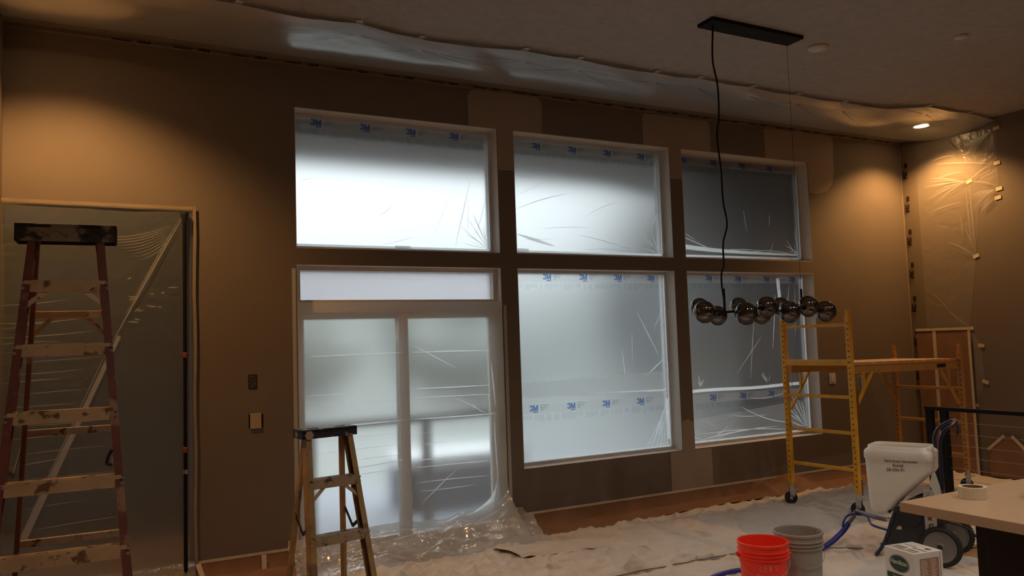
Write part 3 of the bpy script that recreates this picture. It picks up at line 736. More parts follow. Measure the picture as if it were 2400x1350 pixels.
part('tape_strip', TAPE, t, ribbon, [(-.004, -.84, .31), (-.004, -.94, .40), (-.004, -1.03, .48)], .03, (-1, 0, 0))
part('tape_strip', TAPE, t, ribbon, [(-.004, -1.11, .48), (-.004, -1.2, .39), (-.004, -1.3, .27)], .035, (-1, 0, 0))

# ------------------------------------------------------------------ ceiling lights and discs
for i, (x, y, wt) in enumerate(CANS):
    lab = ('recessed can light by the left wall, washing the wall above the opening' if i == 0 else
           'lit recessed can light at the right end of the ceiling' if i == 1 else None)
    t = thing('ceiling_light', lab or 'recessed ceiling light, %s in the %s row, behind the camera' % (('leftmost', 'second from left', 'second from right', 'rightmost')[(i-2) % 4], 'nearer' if i < 6 else 'farther'), 'ceiling light', (x, y, CEIL), group='recessed ceiling lights')
    part('trim_ring', WHITEP, t, lathe, [(.098, 0), (.098, -.006), (.09, -.009), (.078, -.006), (.078, -.001)], 32)
    part('lens', LENS, t, lathe, [(.078, -.004), (.04, -.006), (.001, -.007)], 32)
t = thing('smoke_detector', 'round white ceiling disc just right of the black canopy', 'smoke detector', (5.193, -1.891, CEIL))
part('body', WHITEP, t, lathe, [(.078, 0), (.078, -.012), (.07, -.022), (.03, -.028), (.001, -.029)], 32, smooth=True)
t = thing('sprinkler_head', 'smaller pale ceiling disc near the upper right corner', 'sprinkler', (6.096, -2.518, CEIL))
part('body', WHITEP, t, lathe, [(.052, 0), (.052, -.010), (.046, -.016), (.001, -.018)], 28, smooth=True)

# ------------------------------------------------------------------ wall boxes
t = thing('outlet_box', 'open electrical box without cover, upper of the pair left of the door', 'outlet', (1.066, 0, 1.435))
part('box', BLACK, t, rect, -.031, .031, -.052, .052, .004, -.004, .0)
part('device', mat('dark_device', (.05, .035, .025), .7, var=.5, scale=90), t, mm, -.027, .027, -.006, -.001, -.048, .048)
part('screw', CHROME, t, lambda bm: [box(bm, (a, -.008, b), (.008, .003, .008)) for a, b in ((-.004, -.04), (.0, .04), (.015, -.02))])
t = thing('switch_plate', 'switch box covered with tan tape below the open outlet box', 'switch', (1.087, 0, 1.137))
part('box', BLACK, t, mm, -.052, .052, -.004, 0, -.052, .052)
part('tape', MASKT, t, mm, -.042, .040, -.012, -.002, -.058, .057, bev=.003)
t = thing('switch_plate', 'small pale switch plate on the far wall behind the scaffold', 'switch', (7.35, 0, 1.144))
part('plate', WHITEP, t, mm, -.05, .05, -.008, 0, -.058, .058, bev=.002)
part('rocker', WHITEP, t, mm, -.03, .03, -.012, -.006, -.033, .033)

# ------------------------------------------------------------------ paper along the base of the wall
def paper(lab, x0, x1, out, fn=None, bits=()):
    t = thing('floor_paper', lab, 'paper')
    def f(u, v):
        x = x0+(x1-x0)*u; o_ = out(x)
        if v < .45: q = v/.45; y = -.006-.03*q*q; z = .150-.120*q
        else: q = (v-.45)/.55; y = -.036-(o_-.036)*q; z = .030*(1-q)**1.5+.022 + .02*noise.noise((x*2.2, q*2, 6))*math.sin(math.pi*q)
        return (x, y, max(.014, z+(.0 if not fn else fn(x, v))))
    link('paper', B(grid, int(40*(x1-x0))+4, 18, f), KRAFT, t, True)
    part('tape_strip', TAPE, t, grid, 40, 1, lambda u, v: (x0+(x1-x0)*u, -.008, .142+.022*v+.002*noise.noise((u*30, 0, 0))))
    for b in bits: part('tape_strip', TAPE, t, *b)
def bumpf(x, v): return .13*math.exp(-((x-6.55)/.22)**2)*math.sin(math.pi*v)**1.0 + .08*math.exp(-((x-6.15)/.08)**2)*math.sin(math.pi*v)
paper('brown paper taped along the wall base under the two lower windows', 3.22, 8.75, lambda x: .28+.05*math.sin(x*2), bumpf)
paper('brown paper taped along the wall base between opening and door', .66, 1.40, lambda x: .42, None,
      [(ribbon, [(1.13, -.03, .145), (1.13, -.05, .03), (1.12, -.30, .045)], .035, (0, -1, .5)), (ribbon, [(.67, -.03, .15), (.70, -.06, .05), (.78, -.35, .045)], .035, (0, -1, .5))])

# ------------------------------------------------------------------ drop cloths
PRESS = [(6.06, -.56, .1), (6.11, -1.29, .1), (7.9, -.4, .1), (7.9, -1.12, .1), (3.714, -2.488, .18), (4.081, -2.436, .18), (5.24, -2.64, .14), (5.07, -2.22, .1), (5.6, -2.5, .14),
         (6.2, -1.97, .08), (6.17, -2.1, .08), (1.2, -1.55, .1), (1.1, -1.7, .1), (1.6, -1.6, .1), (4.62, -2.87, .25), (.9, -1.7, .1)]
def clothz(x, y, sd, amp):
    z = 0
    for ang, fx, fy, a in ((.75, .7, 7, .024), (-.35, .8, 9, .016), (1.15, 1.2, 12, .014), (.2, 1.8, 16, .010), (.55, 2.5, 24, .007)):
        c, s = math.cos(ang+sd*.13), math.sin(ang+sd*.13)
        n = noise.noise(((x*c+y*s)*fx, (-x*s+y*c)*fy*.55, sd)); r_ = max(0, 1-abs(n)*4.2)
        z += a*r_**1.7*(.4+max(0, noise.noise((x*.8, y*.8, sd+9))+.5))
    z += .007*noise.noise((x*2.5, y*2.5, sd+2))+.007
    for px_, py_, pr2 in PRESS:
        q = ((x-px_)**2+(y-py_)**2)/(pr2*pr2)
        if q < 4: z *= min(1, q*.35)
    return max(.0025, z*amp)
def cloth(lab, x0, x1, y0f, y1f, sd, z0, amp, res=.022, mt=CLOTH):
    t = thing('drop_cloth', lab, 'drop cloth')
    nx = int((x1-x0)/res); ny = int((y0f((x0+x1)/2)-y1f((x0+x1)/2))/res)
    def f(u, v):
        x = x0+(x1-x0)*u; ya, yb = y0f(x), y1f(x); y = ya+(yb-ya)*v
        x += .02*noise.noise((0, y*3, sd)); y += .015*noise.noise((x*3, 0, sd+1))
        z = clothz(x, y, sd, amp)
        e = min(v, 1-v, u*2, (1-u)*2)*ny
        if e < 3: z *= .12+.88*e/3
        return (x, y, z0+z)
    link('cloth', B(grid, nx, ny, f), mt, t, True)
    def hem(bm):
        pts = []
        for i in range(70):
            x = x0+(x1-x0)*i/69; y = y1f(x)+.015*noise.noise((x*3, 0, sd+1))
            pts.append((x, y, z0+.007+clothz(x, y, sd, amp)*.3))
        tube(bm, pts, .0035, 6)
    link('hem', B(hem), SEAM, t, True)
    return t
def yn(x): return -1.58-.03*(x-3) if x < 4.7 else -1.64-max(0, min(1, (x-4.7)/.9))*.82
cloth('large canvas drop cloth between the wall paper and the paint buckets', 3.0, 8.74, lambda x: -.26-.03*math.sin(x*2), yn, 1.0, .008, 1.0, .018)
cloth('canvas drop cloth under the two buckets', 2.35, 5.65, lambda x: -1.45, lambda x: -3.3, 2.0, .0, .75, .022)
cloth('rumpled grey-lit drop cloth at the foot of the door plastic', 1.25, 3.12, lambda x: -.42-.06*math.sin(x*4), lambda x: -2.3, 3.0, .004, 1.25, .016)
def scrap(bm):
    grid(bm, 14, 6, lambda u, v: (3.93+.17*u, -1.62+.05*v, .035+.025*abs(noise.noise((u*6, v*5, 3)))))
t = thing('plastic_scrap', 'crumpled scrap of clear plastic on the cloth seam left of the red bucket', 'plastic scrap')
link('scrap', B(scrap), HEAP, t, True)
rag = thing('folded_cloth', 'folded corner of cloth beside the door plastic on the floor', 'cloth')
def rg(bm):
    grid(bm, 24, 12, lambda u, v: (2.78+.75*u+.1*v, -.52-.32*v-.10*u, .03+.035*math.sin(math.pi*v)**.5*(1-.4*u)+.03*max(0, noise.noise((u*5, v*4, 12)))))
link('cloth', B(rg), CLOTH, rag, True)

# ------------------------------------------------------------------ stepladders
def ladder(name, lab, loc, rz, H, w0, m_, k, kr, nst, mrail, mstep, mcap, o0=.04, capw=.0, capd=.15, braces=(1,), rear_rungs=(), spread=None, extra=None, sp=.30, caph=.08):
    t = thing(name, lab, 'stepladder', loc, rz)
    W = lambda z: w0+m_*(H-z)
    F_ = lambda z: -(o0+k*(H-z)); Rr = lambda z: o0+kr*(H-z)
    zt = H-.03
    for s in (-1, 1):
        def fr(bm):   # channel section: web plus two flanges
            a, b = (s*(W(zt)-.012), F_(zt)+.035, zt), (s*(W(.03)-.012), F_(.03)+.035, .03)
            bar(bm, a, b, .006, .075, (1, 0, 0))
            for dy in (-.036, .036):
                bar(bm, (a[0]-s*.014, a[1]+dy, a[2]), (b[0]-s*.014, b[1]+dy, b[2]), .032, .005, (1, 0, 0))
        p = part('front_rail', mrail, t, fr)
        part('rubber_foot', RUBBER, p, box, (s*(W(.02)-.02), F_(.02)+.035, .02), (.045, .085, .04), bev=.006)
        def rrl(bm):
            a, b = (s*(W(zt)-.04), Rr(zt)-.03, zt), (s*(W(.03)-.03), Rr(.03)-.03, .03)
            bar(bm, a, b, .022, .045, (1, 0, 0), bev=.003)
        p = part('rear_rail', mrail, t, rrl)
        part('rubber_foot', RUBBER, p, box, (s*(W(.02)-.03), Rr(.02)-.03, .02), (.035, .055, .04), bev=.005)
    for i in range(1, nst+1):
        z = H-sp*i; wz = W(z)-.018
        def st(bm):
            y = F_(z)
            box(bm, (0, y+.038, z+.022), (2*wz, .078, .004))
            box(bm, (0, y, z-.004), (2*wz, .004, .052)); box(bm, (0, y+.074, z+.004), (2*wz, .004, .036))
            for q in range(5): box(bm, (0, y+.010+.014*q, z+.0255), (2*wz, .003, .003))
        p = part('step', mstep, t, st)
        part('rivet', CHROME, p, lambda bm: [lathe(bm, [(.007, -.004), (.006, 0), (.001, .001)], 8, (s*(W(z)-.014), F_(z)-.006, z+dz), 'y') for s in (-1, 1) for dz in (-.012, .012)], pr={'kind': 'stuff'})
        if i in braces or i == nst:
            for s in (-1, 1):
                def br(bm): bar(bm, (s*(wz-.09), F_(z)+.006, z-.026), (s*(W(z-.10)-.02), F_(z-.10)+.006, z-.105), .022, .003, (1, 0, 0))
                part('brace', mstep, p, br)
    for z, full in rear_rungs:
        wz = W(z)-.045
        p = part('rear_rung', mstep if full else ALU2, t, box, (0, Rr(z)-.03, z), (2*wz, .03, .035), bev=.003)
        if full:
            for s in (-1, 1): part('brace', ALU2, p, lambda bm: bar(bm, (s*(wz-.08), Rr(z)-.03, z-.01), (s*(wz+.01), Rr(z-.1)-.03, z-.10), .02, .003, (1, 0, 0)))
    if spread:
        for s in (-1, 1):
            z = spread; xw = s*(W(z)-.03); mid = (xw, (F_(z)+Rr(z))/2, z-.05)
            def sb(bm):
                bar(bm, (xw, F_(z)+.05, z+.01), mid, .004, .022, (1, 0, 0)); bar(bm, mid, (xw, Rr(z)-.04, z+.06), .004, .022, (1, 0, 0))
            part('spreader', BLKPL, t, sb)
    cw = w0+capw
    def cap(bm):
        box(bm, (0, 0, H-.012), (2*cw, capd, .024), bev=.004)
        for sy in (-1, 1): box(bm, (0, sy*(capd/2-.004), H-.005-caph/2), (2*cw, .008, caph), bev=.002)
        for sx_ in (-1, 1): box(bm, (sx_*(cw-.004), 0, H-.005-caph/2), (.008, capd, caph), bev=.002)
        for q in ((-.55, -.2, .2, .55) if caph > .06 else ()): bar(bm, (q*cw-.05, -capd/2-.002, H-.062), (q*cw, -capd/2-.002, H-.028), .004, .006, (0, 1, 0)); bar(bm, (q*cw+.05, -capd/2-.002, H-.062), (q*cw, -capd/2-.002, H-.028), .004, .006, (0, 1, 0))
    p = part('top_cap', mcap, t, cap)
    part('cap_slot', HOLE, p, lambda bm: [box(bm, (q*cw, -.02, H+.001), (cw*.35, .022, .002)) for q in (-.5, .5)])
    part('cap_slot', HOLE, p, lambda bm: [box(bm, (q*cw, -capd/2-.001, H-.012), (cw*.38, .002, .010)) for q in (-.5, .5)])
    if extra: extra(t, W, F_, Rr)
    return t
def ext1(t, W, F_, Rr):
    z = 1.18; part('hook', BLKPL, t, lambda bm: (tube(bm, spline([(W(z)-.05, F_(z)+.02, z+.05), (W(z)-.065, F_(z)+.02, z+.02), (W(z)-.07, F_(z)+.02, z-.01), (W(z)-.05, F_(z)+.02, z-.02)]), .007)))
    part('tag', WHITEP, t, box, (W(1.18)-.045, F_(1.18)+.01, 1.185), (.012, .003, .03))
ladder('stepladder', 'tall red fibreglass stepladder with paint-spattered aluminium steps, in front of the curtained opening', (-.112, -1.872, .004), R(-2.13), 2.295, .163, .077, .235, .315, 7,
       FIBR, ALU, CAPB, capw=.052, capd=.14, braces=(1,), rear_rungs=((1.87, True), (1.28, False), (1.0, False), (.70, False), (.40, False)), spread=1.16, extra=ext1)
def ext2(t, W, F_, Rr):
    part('tape_patch', MASKT, t, lambda bm: lathe(bm, [(.028, -.002), (.028, 0)], 6, (-.135, -.078, 1.150), 'y'))
ladder('stepladder', 'short yellow-brown stepladder with a dark blue-black top, standing before the sliding door', (1.25, -1.408, .004), R(9.6), 1.183, .155, .062, .222, .150, 3,
       FIBRY, ALU2, CAPN, o0=.05, capw=.02, capd=.15, braces=(1,), rear_rungs=((.20, False),), spread=.62, extra=ext2, sp=.315, caph=.05)

# ------------------------------------------------------------------ scaffold
SCF = thing('scaffold', 'yellow rolling scaffold with a plywood platform by the right-hand windows', 'scaffold', (6.075, -.915, .004), R(4.5))
def scf_frame(x, top, rungs, mt):
    for z in rungs: part('rung', mt, SCF, lambda bm: box(bm, (x, 0, z), (.028, .68, .030), bev=.004))
    for s in (-1, 1):
        fr = part('post', mt, SCF, lambda bm: box(bm, (x, s*.362, (top+.20)/2), (.045, .045, top-.20), bev=.004))
        def holes(bm):
            z = .26
            while z < top-.02:
                box(bm, (x-.0235, s*.362-.004, z), (.002, .011, .011)); z += .0508
        part('pin_holes', HOLE, fr, holes, pr={'kind': 'stuff'})
        part('coupling_pin', mt, fr, lambda bm: box(bm, (x, s*.362, top+.03), (.032, .032, .06), bev=.003))
    for s in (-1, 1):
        w_ = part('caster', RUBBER, SCF, lambda bm: lathe(bm, [(.020, -.018), (.052, -.018), (.060, -.012), (.060, .012), (.052, .018), (.020, .018)], 28, (-.014, 0, .061), 'y'))
        w_.location = (x, s*.362, 0); w_.rotation_euler = (0, 0, R(-58+12*s+6*x))
        def yoke(bm):
            for q in (-1, 1):
                box(bm, (0, q*.025, .112), (.046, .004, .075)); box(bm, (-.010, q*.025, .070), (.026, .004, .045), Matrix.Rotation(.25, 3, 'Y'))
            box(bm, (0, 0, .150), (.058, .056, .006)); lathe(bm, [(.028, .152), (.028, .170), (.018, .174), (.018, .212)], 16, (0, 0, 0))
        part('caster_yoke', CHROME, w_, yoke)
        part('brake_lever', CHROME, w_, lambda bm: box(bm, (.040, -.010, .145), (.05, .02, .006), Matrix.Rotation(-.4, 3, 'Y')))
scf_frame(0, 1.80, (1.722, 1.06, .735, .405), YEL)
scf_frame(1.83, 1.43, (1.035, .69, .355), ORG)
part('end_beam', YEL, SCF, lambda bm: box(bm, (.0, 0, 1.375), (.05, .70, .055), bev=.006))
part('end_beam', ORG, SCF, lambda bm: box(bm, (1.83, 0, 1.315), (.05, .70, .055), bev=.006))
for s in (-1, 1):
    part('side_beam', ORG, SCF, lambda bm: (bar(bm, (.045, s*.335, 1.315), (1.80, s*.335, 1.285), .03, .085, (0, 1, 0)), bar(bm, (.045, s*.352, 1.350), (1.80, s*.352, 1.322), .014, .012, (0, 1, 0))))
pf = part('platform', PLY, SCF, lambda bm: bar(bm, (.03, 0, 1.365), (1.80, 0, 1.338), .66, .016, (0, 1, 0)))
for x0, z0, sg, ma in ((0, 1.28, 1, YEL), (1.83, 1.24, -1, ORG)):
    for s in (-1, 1):
        p = part('gusset', ma, SCF, lambda bm: (bar(bm, (x0+sg*.03, s*.345, z0-.36), (x0+sg*.34, s*.345, z0), .022, .022, (0, 1, 0)), box(bm, (x0+sg*.20, s*.345, z0-.08), (.022, .022, .18))))
        part('lock_handle', WIRE, p, lambda bm: tube(bm, [(x0+sg*.05, s*.39, z0-.03), (x0+sg*.12, s*.39, z0-.03), (x0+sg*.12, s*.39, z0-.15), (x0+sg*.05, s*.39, z0-.15), (x0+sg*.05, s*.39, z0-.03)], .004, 6))
part('warning_label', BLKPL, SCF, lambda bm: box(bm, (1.50, -.3515, 1.285), (.16, .002, .035)))
part('red_label', REDL, SCF, lambda bm: box(bm, (.035, -.3875, .98), (.03, .002, .20)))
part('red_label', REDL, SCF, lambda bm: box(bm, (.026, -.3875, .25), (.02, .002, .14)))

# ------------------------------------------------------------------ pendant lamp
PX, PY = 4.425, -1.94
PD = thing('pendant_lamp', 'black linear pendant lamp with a cluster of smoked glass globes', 'pendant lamp', (PX, PY, CEIL))
cn = part('canopy', BLACK, PD, box, (0, 0, -.014), (.925, .165, .028), bev=.003)
def L(x, y, z): return (x-PX, y-PY, z-CEIL)
part('cord', BLACK, PD, tube, spline([L(*p) for p in ((4.037, -1.94, 3.95), (4.017, -1.94, 3.687), (4.052, -1.94, 3.5), (4.050, -1.94, 3.275), (4.022, -1.94, 3.113), (4.044, -1.94, 2.863), (4.047, -1.94, 2.643), (4.074, -1.94, 2.472), (4.028, -1.94, 2.33), (4.022, -1.94, 2.175), (3.998, -1.94, 2.112), (3.994, -1.94, 2.026), (4.006, -1.94, 1.93))]), .0065, 8, smooth=True)
part('suspension_wire', BLACK, PD, tube, [L(4.79, -1.94, 3.95), L(4.79, -1.94, 2.0)], .0014, 6)
part('stem', BLACK, PD, tube, [L(4.010, -1.94, 2.0), L(4.010, -1.94, 1.84)], .009, 10)
part('stem', BLACK, PD, tube, [L(4.79, -1.94, 2.0), L(4.79, -1.94, 1.84)], .009, 10)
AX = [(3.93, -1.94, 1.842), (4.01, -1.93, 1.83), (4.18, -1.95, 1.84), (4.30, -1.93, 1.85), (4.45, -1.95, 1.84), (4.60, -1.93, 1.845), (4.79, -1.94, 1.845), (4.90, -1.94, 1.838)]
part('arm_bar', BLACK, PD, tube, [L(*p) for p in AX], .009, 10)
GL = [(3.785, -1.98, 1.832, .078), (3.900, -1.80, 1.872, .070), (4.065, -1.80, 1.812, .072), (4.115, -2.04, 1.815, .081), (4.290, -1.79, 1.878, .068), (4.330, -2.03, 1.860, .077),
      (4.505, -1.80, 1.812, .072), (4.545, -2.04, 1.822, .080), (4.715, -1.80, 1.875, .070), (4.755, -2.03, 1.862, .079), (4.995, -1.98, 1.825, .081)]
def globe(r):
    bm = bmesh.new(); prof = []
    for k in range(22):
        a = math.pi*(k/21)*.84; prof.append((max(.0008, r*math.sin(a)), r*math.cos(a)))
    lathe(bm, prof, 36)
    bm.faces.ensure_lookup_table()
    big = [f for f in bm.faces if len(f.verts) > 4]; bmesh.ops.delete(bm, geom=big, context='FACES_ONLY')
    return bm, prof[-1]
for gx, gy, gz, gr in GL:
    bm, (er, ez) = globe(gr*1.0)
    tilt = Matrix.Rotation(R(-22), 4, 'Y') @ Matrix.Rotation(R(14), 4, 'X')
    g = link('globe', bm, SMOKE, PD, True); g.matrix_local = Matrix.Translation(L(gx, gy, gz)) @ tilt
    rim = link('globe_rim', B(lambda bm: lathe(bm, [(er-.001, ez-.001), (er+.0012, ez-.0012), (er+.001, ez+.001)], 36)), SMOKE, g)
    best = min(AX, key=lambda p: (Vector(p)-Vector((gx, gy, gz))).length)
    v = (Vector((gx, gy, gz))-Vector(best)); e_ = Vector(best)+v*max(.2, 1-gr*.80/v.length)
    part('arm', BLACK, PD, lambda bm: (tube(bm, [L(*best), L(*e_)], .006, 8), tube(bm, [L(*(e_-v.normalized()*.004)), L(*(e_+v.normalized()*.022))], lambda q: .010+.004*q, 12)))

# ------------------------------------------------------------------ railing on the stair side
t = thing('cable_railing', 'black metal railing with thin steel cables behind the sprayer', 'railing', (6.18, -1.97, 0))
part('post', BLACK, t, mm, -.025, .025, -.025, .025, 0, .99); part('post', BLACK, t, mm, -.03, .02, -.155, -.105, 0, .99)
part('post', BLACK, t, mm, -.05, 0, -2.15, -2.10, 0, .99)
part('top_rail', BLACK, t, bar, (0, .03, 1.003), (-.03, -2.2, 1.003), .05, .03, (1, 0, 0))
for k in range(9): part('cable', WIRE, t, tube, [(-.005, -.13, .90-.092*k), (-.025, -2.12, .90-.092*k)], .0022, 6)

# ------------------------------------------------------------------ texture sprayer
SP = thing('paint_sprayer', 'wheeled texture sprayer with a white hopper and blue hose, in front of the scaffold', 'paint sprayer', (5.16, -2.43, .004), R(-68))
def hopper(bm):
    lv = [(.312, -.205, -.150, .10), (.322, -.232, -.118, .13), (.345, -.246, -.105, .142), (.43, -.252, -.035, .148), (.53, -.256, .068, .15), (.625, -.260, .172, .15), (.648, -.261, .184, .15), (.712, -.263, .186, .15), (.720, -.270, .190, .155), (.768, -.269, .189, .154), (.785, -.258, .178, .146), (.792, -.246, .166, .138), (.812, -.243, .163, .135),
          (.812, -.234, .154, .126), (.78, -.24, .165, .13), (.70, -.25, .175, .14), (.63, -.25, .16, .14), (.45, -.24, -.03, .13), (.33, -.22, -.13, .11)]
    rings = []
    for z, x0, x1, hd in lv:
        r_ = min(.055, (x1-x0)/2*.9, hd*.9); ring = []
        for cx, cy, a0 in ((x1-r_, .15+hd-r_, 0), (x0+r_, .15+hd-r_, 90), (x0+r_, .15-hd+r_, 180), (x1-r_, .15-hd+r_, 270)):
            for k in range(6): a = R(a0+18*k); ring.append(bm.verts.new((cx+r_*math.cos(a), cy+r_*math.sin(a), z)))
        rings.append(ring)
    n = len(rings[0])
    for a, b in zip(rings, rings[1:]):
        for k in range(n): bm.faces.new((a[k], a[(k+1) % n], b[(k+1) % n], b[k]))
    bm.faces.new(rings[0][::-1]); bm.faces.new(rings[-1])
hp_ = part('hopper', HOPW, SP, hopper, smooth=True)
words('marker_writing', 'Park Rose Hardware', .026, PEN, hp_, (-.115, -.0035, .700), (1, 0, .02), (0, 0, 1), bold=.012)
words('marker_writing', 'Rental', .028, PEN, hp_, (-.060, -.0035, .670), (1, 0, .02), (0, 0, 1), bold=.012)
words('marker_writing', 'SB-030-91', .030, PEN, hp_, (-.105, -.0035, .636), (1, 0, .02), (0, 0, 1), bold=.012)
SHP = [(-.180, .075), (-.150, .17), (-.100, .31), (-.075, .365), (-.035, .395), (.10, .470), (.175, .465), (.185, .20), (.15, .10), (.05, .07)]
part('side_shield', CHAR, SP, prism, SHP, .035, .05, bev=.004); part('side_shield', CHAR, SP, prism, SHP, .29, .305, bev=.004)
part('pump_body', BLKPL, SP, mm, -.06, .15, .06, .28, .14, .36, bev=.01); part('motor', BLKPL, SP, lathe, [(.001, .02), (.085, .02), (.085, .28), (.001, .28)], 24, (.02, 0, .33), 'y')
part('frame_tube', NAVY, SP, tube, spline([(-.065, .03, .36), (-.105, .03, .26), (-.155, .03, .12), (-.185, .04, .09)]), .012, smooth=True)
part('frame_tube', NAVY, SP, tube, spline([(-.065, .31, .36), (-.105, .31, .26), (-.155, .31, .12)]), .012, smooth=True)
part('stand_foot', NAVY, SP, tube, spline([(-.125, .035, .20), (-.165, .03, .10), (-.215, .04, .022), (-.232, .08, .014), (-.232, .24, .014), (-.215, .28, .022), (-.165, .31, .10), (-.125, .305, .2)], 6), .013, smooth=True)
cpn = part('control_panel', PANELG, SP, mm, .128, .206, .0, .04, .225, .52, bev=.003)
part('panel_side', BLKPL, SP, mm, .206, .245, .0, .08, .21, .52, bev=.003)
part('panel_label', REDL, cpn, box, (.162, -.001, .33), (.026, .002, .036))
words('panel_emblem', 'G', .052, PEN, cpn, (.149, -.002, .252), bold=.02)
part('warning_label', REDL, cpn, box, (.165, -.001, .44), (.05, .002, .07))
part('switch', CHROME, cpn, lathe, [(.008, -.012), (.008, 0)], 10, (.165, 0, .505), 'y')
fl = part('flag_sticker', WHP, SP, box, (-.055, .033, .228), (.034, .002, .024)); part('blue_corner', NAVY, fl, box, (-.066, .0315, .235), (.012, .001, .010))
for yy in (-.012, .40):
    wl = part('wheel', TYRE, SP, lathe, [(.095, -.016), (.122, -.022), (.134, -.012), (.137, 0), (.134, .012), (.122, .022), (.095, .016), (.095, -.016)], 44, (.222, yy, .139), 'y')
    part('wheel_hub', HUB, wl, lathe, [(.001, -.024), (.018, -.024), (.03, -.016), (.085, -.014), (.105, -.0225), (.105, .014), (.001, .012)], 36, (.222, yy, .139), 'y')
    part('axle_cap', BLKPL, wl, lathe, [(.001, -.034), (.014, -.034), (.018, -.022), (.018, 0)], 16, (.222, yy, .139), 'y')
    part('tread', TYRE, wl, lambda bm: [box(bm, (.222+.136*math.cos(a*math.pi/22), yy, .139+.136*math.sin(a*math.pi/22)), (.006, .034, .006), Matrix.Rotation(-a*math.pi/22, 3, 'Y')) for a in range(44)], pr={'kind': 'stuff'})
part('axle', BLKPL, SP, tube, [(.222, 0, .139), (.222, .40, .139)], .009)
part('push_handle', NAVY, SP, tube, spline([(.170, .33, .30), (.160, .33, .66), (.150, .33, .83), (.175, .33, .91), (.225, .32, .955), (.285, .30, .99), (.318, .26, .985), (.325, .20, .98), (.315, .14, .965), (.275, .11, .94), (.245, .10, .88), (.235, .10, .80), (.235, .10, .60), (.225, .12, .30)], 8), .013, 12, smooth=True)
part('grip_hook', BLKPL, SP, tube, spline([(.315, .20, .985), (.335, .20, .96), (.335, .20, .92), (.33, .2, .90)]), .011)
tg = part('hang_tag', WHP, SP, lambda bm: prism(bm, [(.195, .640), (.215, .655), (.240, .56), (.255, .44), (.225, .44), (.175, .56)], -.003, .0))
part('tag_string', WHP, tg, tube, spline([(.19, -.002, .67), (.20, -.002, .685), (.215, -.002, .66)]), .0018, 6)
part('fitting', CHROME, SP, lathe, [(.014, -.02), (.018, -.01), (.018, .01), (.012, .02)], 8, (-.125, .05, .275), 'x')
part('knob', BLKPL, SP, lathe, [(.001, -.02), (.02, -.018), (.022, .005), (.001, .01)], 14, (-.115, .05, .345), 'x')
HS = thing('spray_hose', 'blue and grey hose running from the sprayer past the grey bucket', 'hose')
ms = Matrix.Rotation(R(-68), 3, 'Z')
def spw(x, y, z): v = ms @ Vector((x, y, z)); return (v.x+5.16, v.y-2.43, v.z)
hp1 = [spw(-.135, .05, .275), spw(-.22, .05, .285), (5.24, -1.96, .27), (5.199, -1.955, .235)]
part('grey_hose', GREYH, HS, tube, spline(hp1+[(5.14, -1.95, .19)], 12), .014, 10, ribs=1, smooth=True)
part('blue_hose', BLUEH, HS, tube, spline([(5.14, -1.95, .19), (5.089, -1.937, .135), (4.99, -1.925, .075), (4.921, -1.915, .045), (4.88, -1.915, .032)], 8), .021, 12, smooth=True, pr={'label': 'thick bright blue hose section'})
part('hose_end', BLKPL, HS, tube, spline([(4.885, -1.915, .034), (4.80, -1.93, .03), (4.6, -2.0, .03), (4.3, -2.14, .03)], 8), .011, 8, smooth=True)
part('thin_hose', BLUEH, HS, tube, spline([(5.05, -1.94, .10), (5.095, -1.935, .14), (5.105, -1.935, .20), (5.15, -1.94, .245), (5.22, -1.96, .255), (5.27, -2.02, .24), spw(-.25, .06, .225), spw(-.14, .05, .20)], 8), .008, 8, smooth=True)
t = thing('floor_hose', 'dark blue hose lying on the cloth left of the red bucket', 'hose')
part('hose', BLUEH, t, tube, spline([(3.62, -2.06, .046), (3.834, -2.02, .048), (4.0, -2.05, .048), (4.2, -2.15, .038)]), .016, 10, smooth=True)

# ------------------------------------------------------------------ buckets
def bucket(lab, loc, m_, rz, red):
    t = thing('bucket', lab, 'bucket', loc, rz)
    pr = [(.001, .0), (.128, .0), (.132, .004), (.145, .27), (.1455, .272), (.155, .273), (.155, .277), (.1465, .279), (.147, .295), (.156, .296), (.156, .301), (.148, .303), (.148, .317), (.157, .318), (.157, .323), (.149, .325), (.150, .350), (.156, .352), (.157, .366), (.154, .370), (.148, .370), (.146, .362),
          (.142, .25), (.128, .008), (.001, .008)]
    part('body', m_, t, lathe, pr, 56)
    def bail(bm):
        pts = []
        for k in range(17):
            a = math.pi*k/16; pts.append((-.158*math.cos(a), -.10*math.sin(a)-.05*math.sin(a), .285-.12*math.sin(a)))
        tube(bm, pts, .0022, 6)
    h = part('bail_handle', WIRE, t, bail)
    for s in (-1, 1): part('handle_ear', m_, t, lathe, [(.001, -.012), (.013, -.012), (.013, .012), (.001, .012)], 14, (s*.155, 0, .287), 'x')
    return t
rb = bucket('red plastic five-gallon bucket with pale lettering at the bottom of the photo', (3.714, -2.488, .006), REDP, R(-33), True)
def wrap(s, size, z, r_, m_, par, ang, bold):
    me = text_mesh(s, bold).copy(); me.materials.clear(); me.materials.append(m_)
    xsv = [v.co.x for v in me.vertices]; mid = (min(xsv)+max(xsv))/2
    for v in me.vertices:
        a = (v.co.x-mid)*size/r_(z) + ang; zz = z+v.co.y*size; rr_ = r_(zz)+.0015
        v.co = (rr_*math.sin(a), -rr_*math.cos(a), zz)
    o = bpy.data.objects.new('bucket_lettering', me); C.objects.link(o); o.parent = par
rad = lambda z: .132+.013*z/.27
OR_ = mat('faded_white_lettering', (.85, .16, .12), .6)
wrap("LET'S", .052, .215, rad, OR_, rb, .02, .02); wrap('DO', .10, .125, rad, OR_, rb, .0, .03)
bucket('grey plastic bucket with ribbed collar, just behind the red one', (4.081, -2.436, .006), GREYP, R(-20), False)

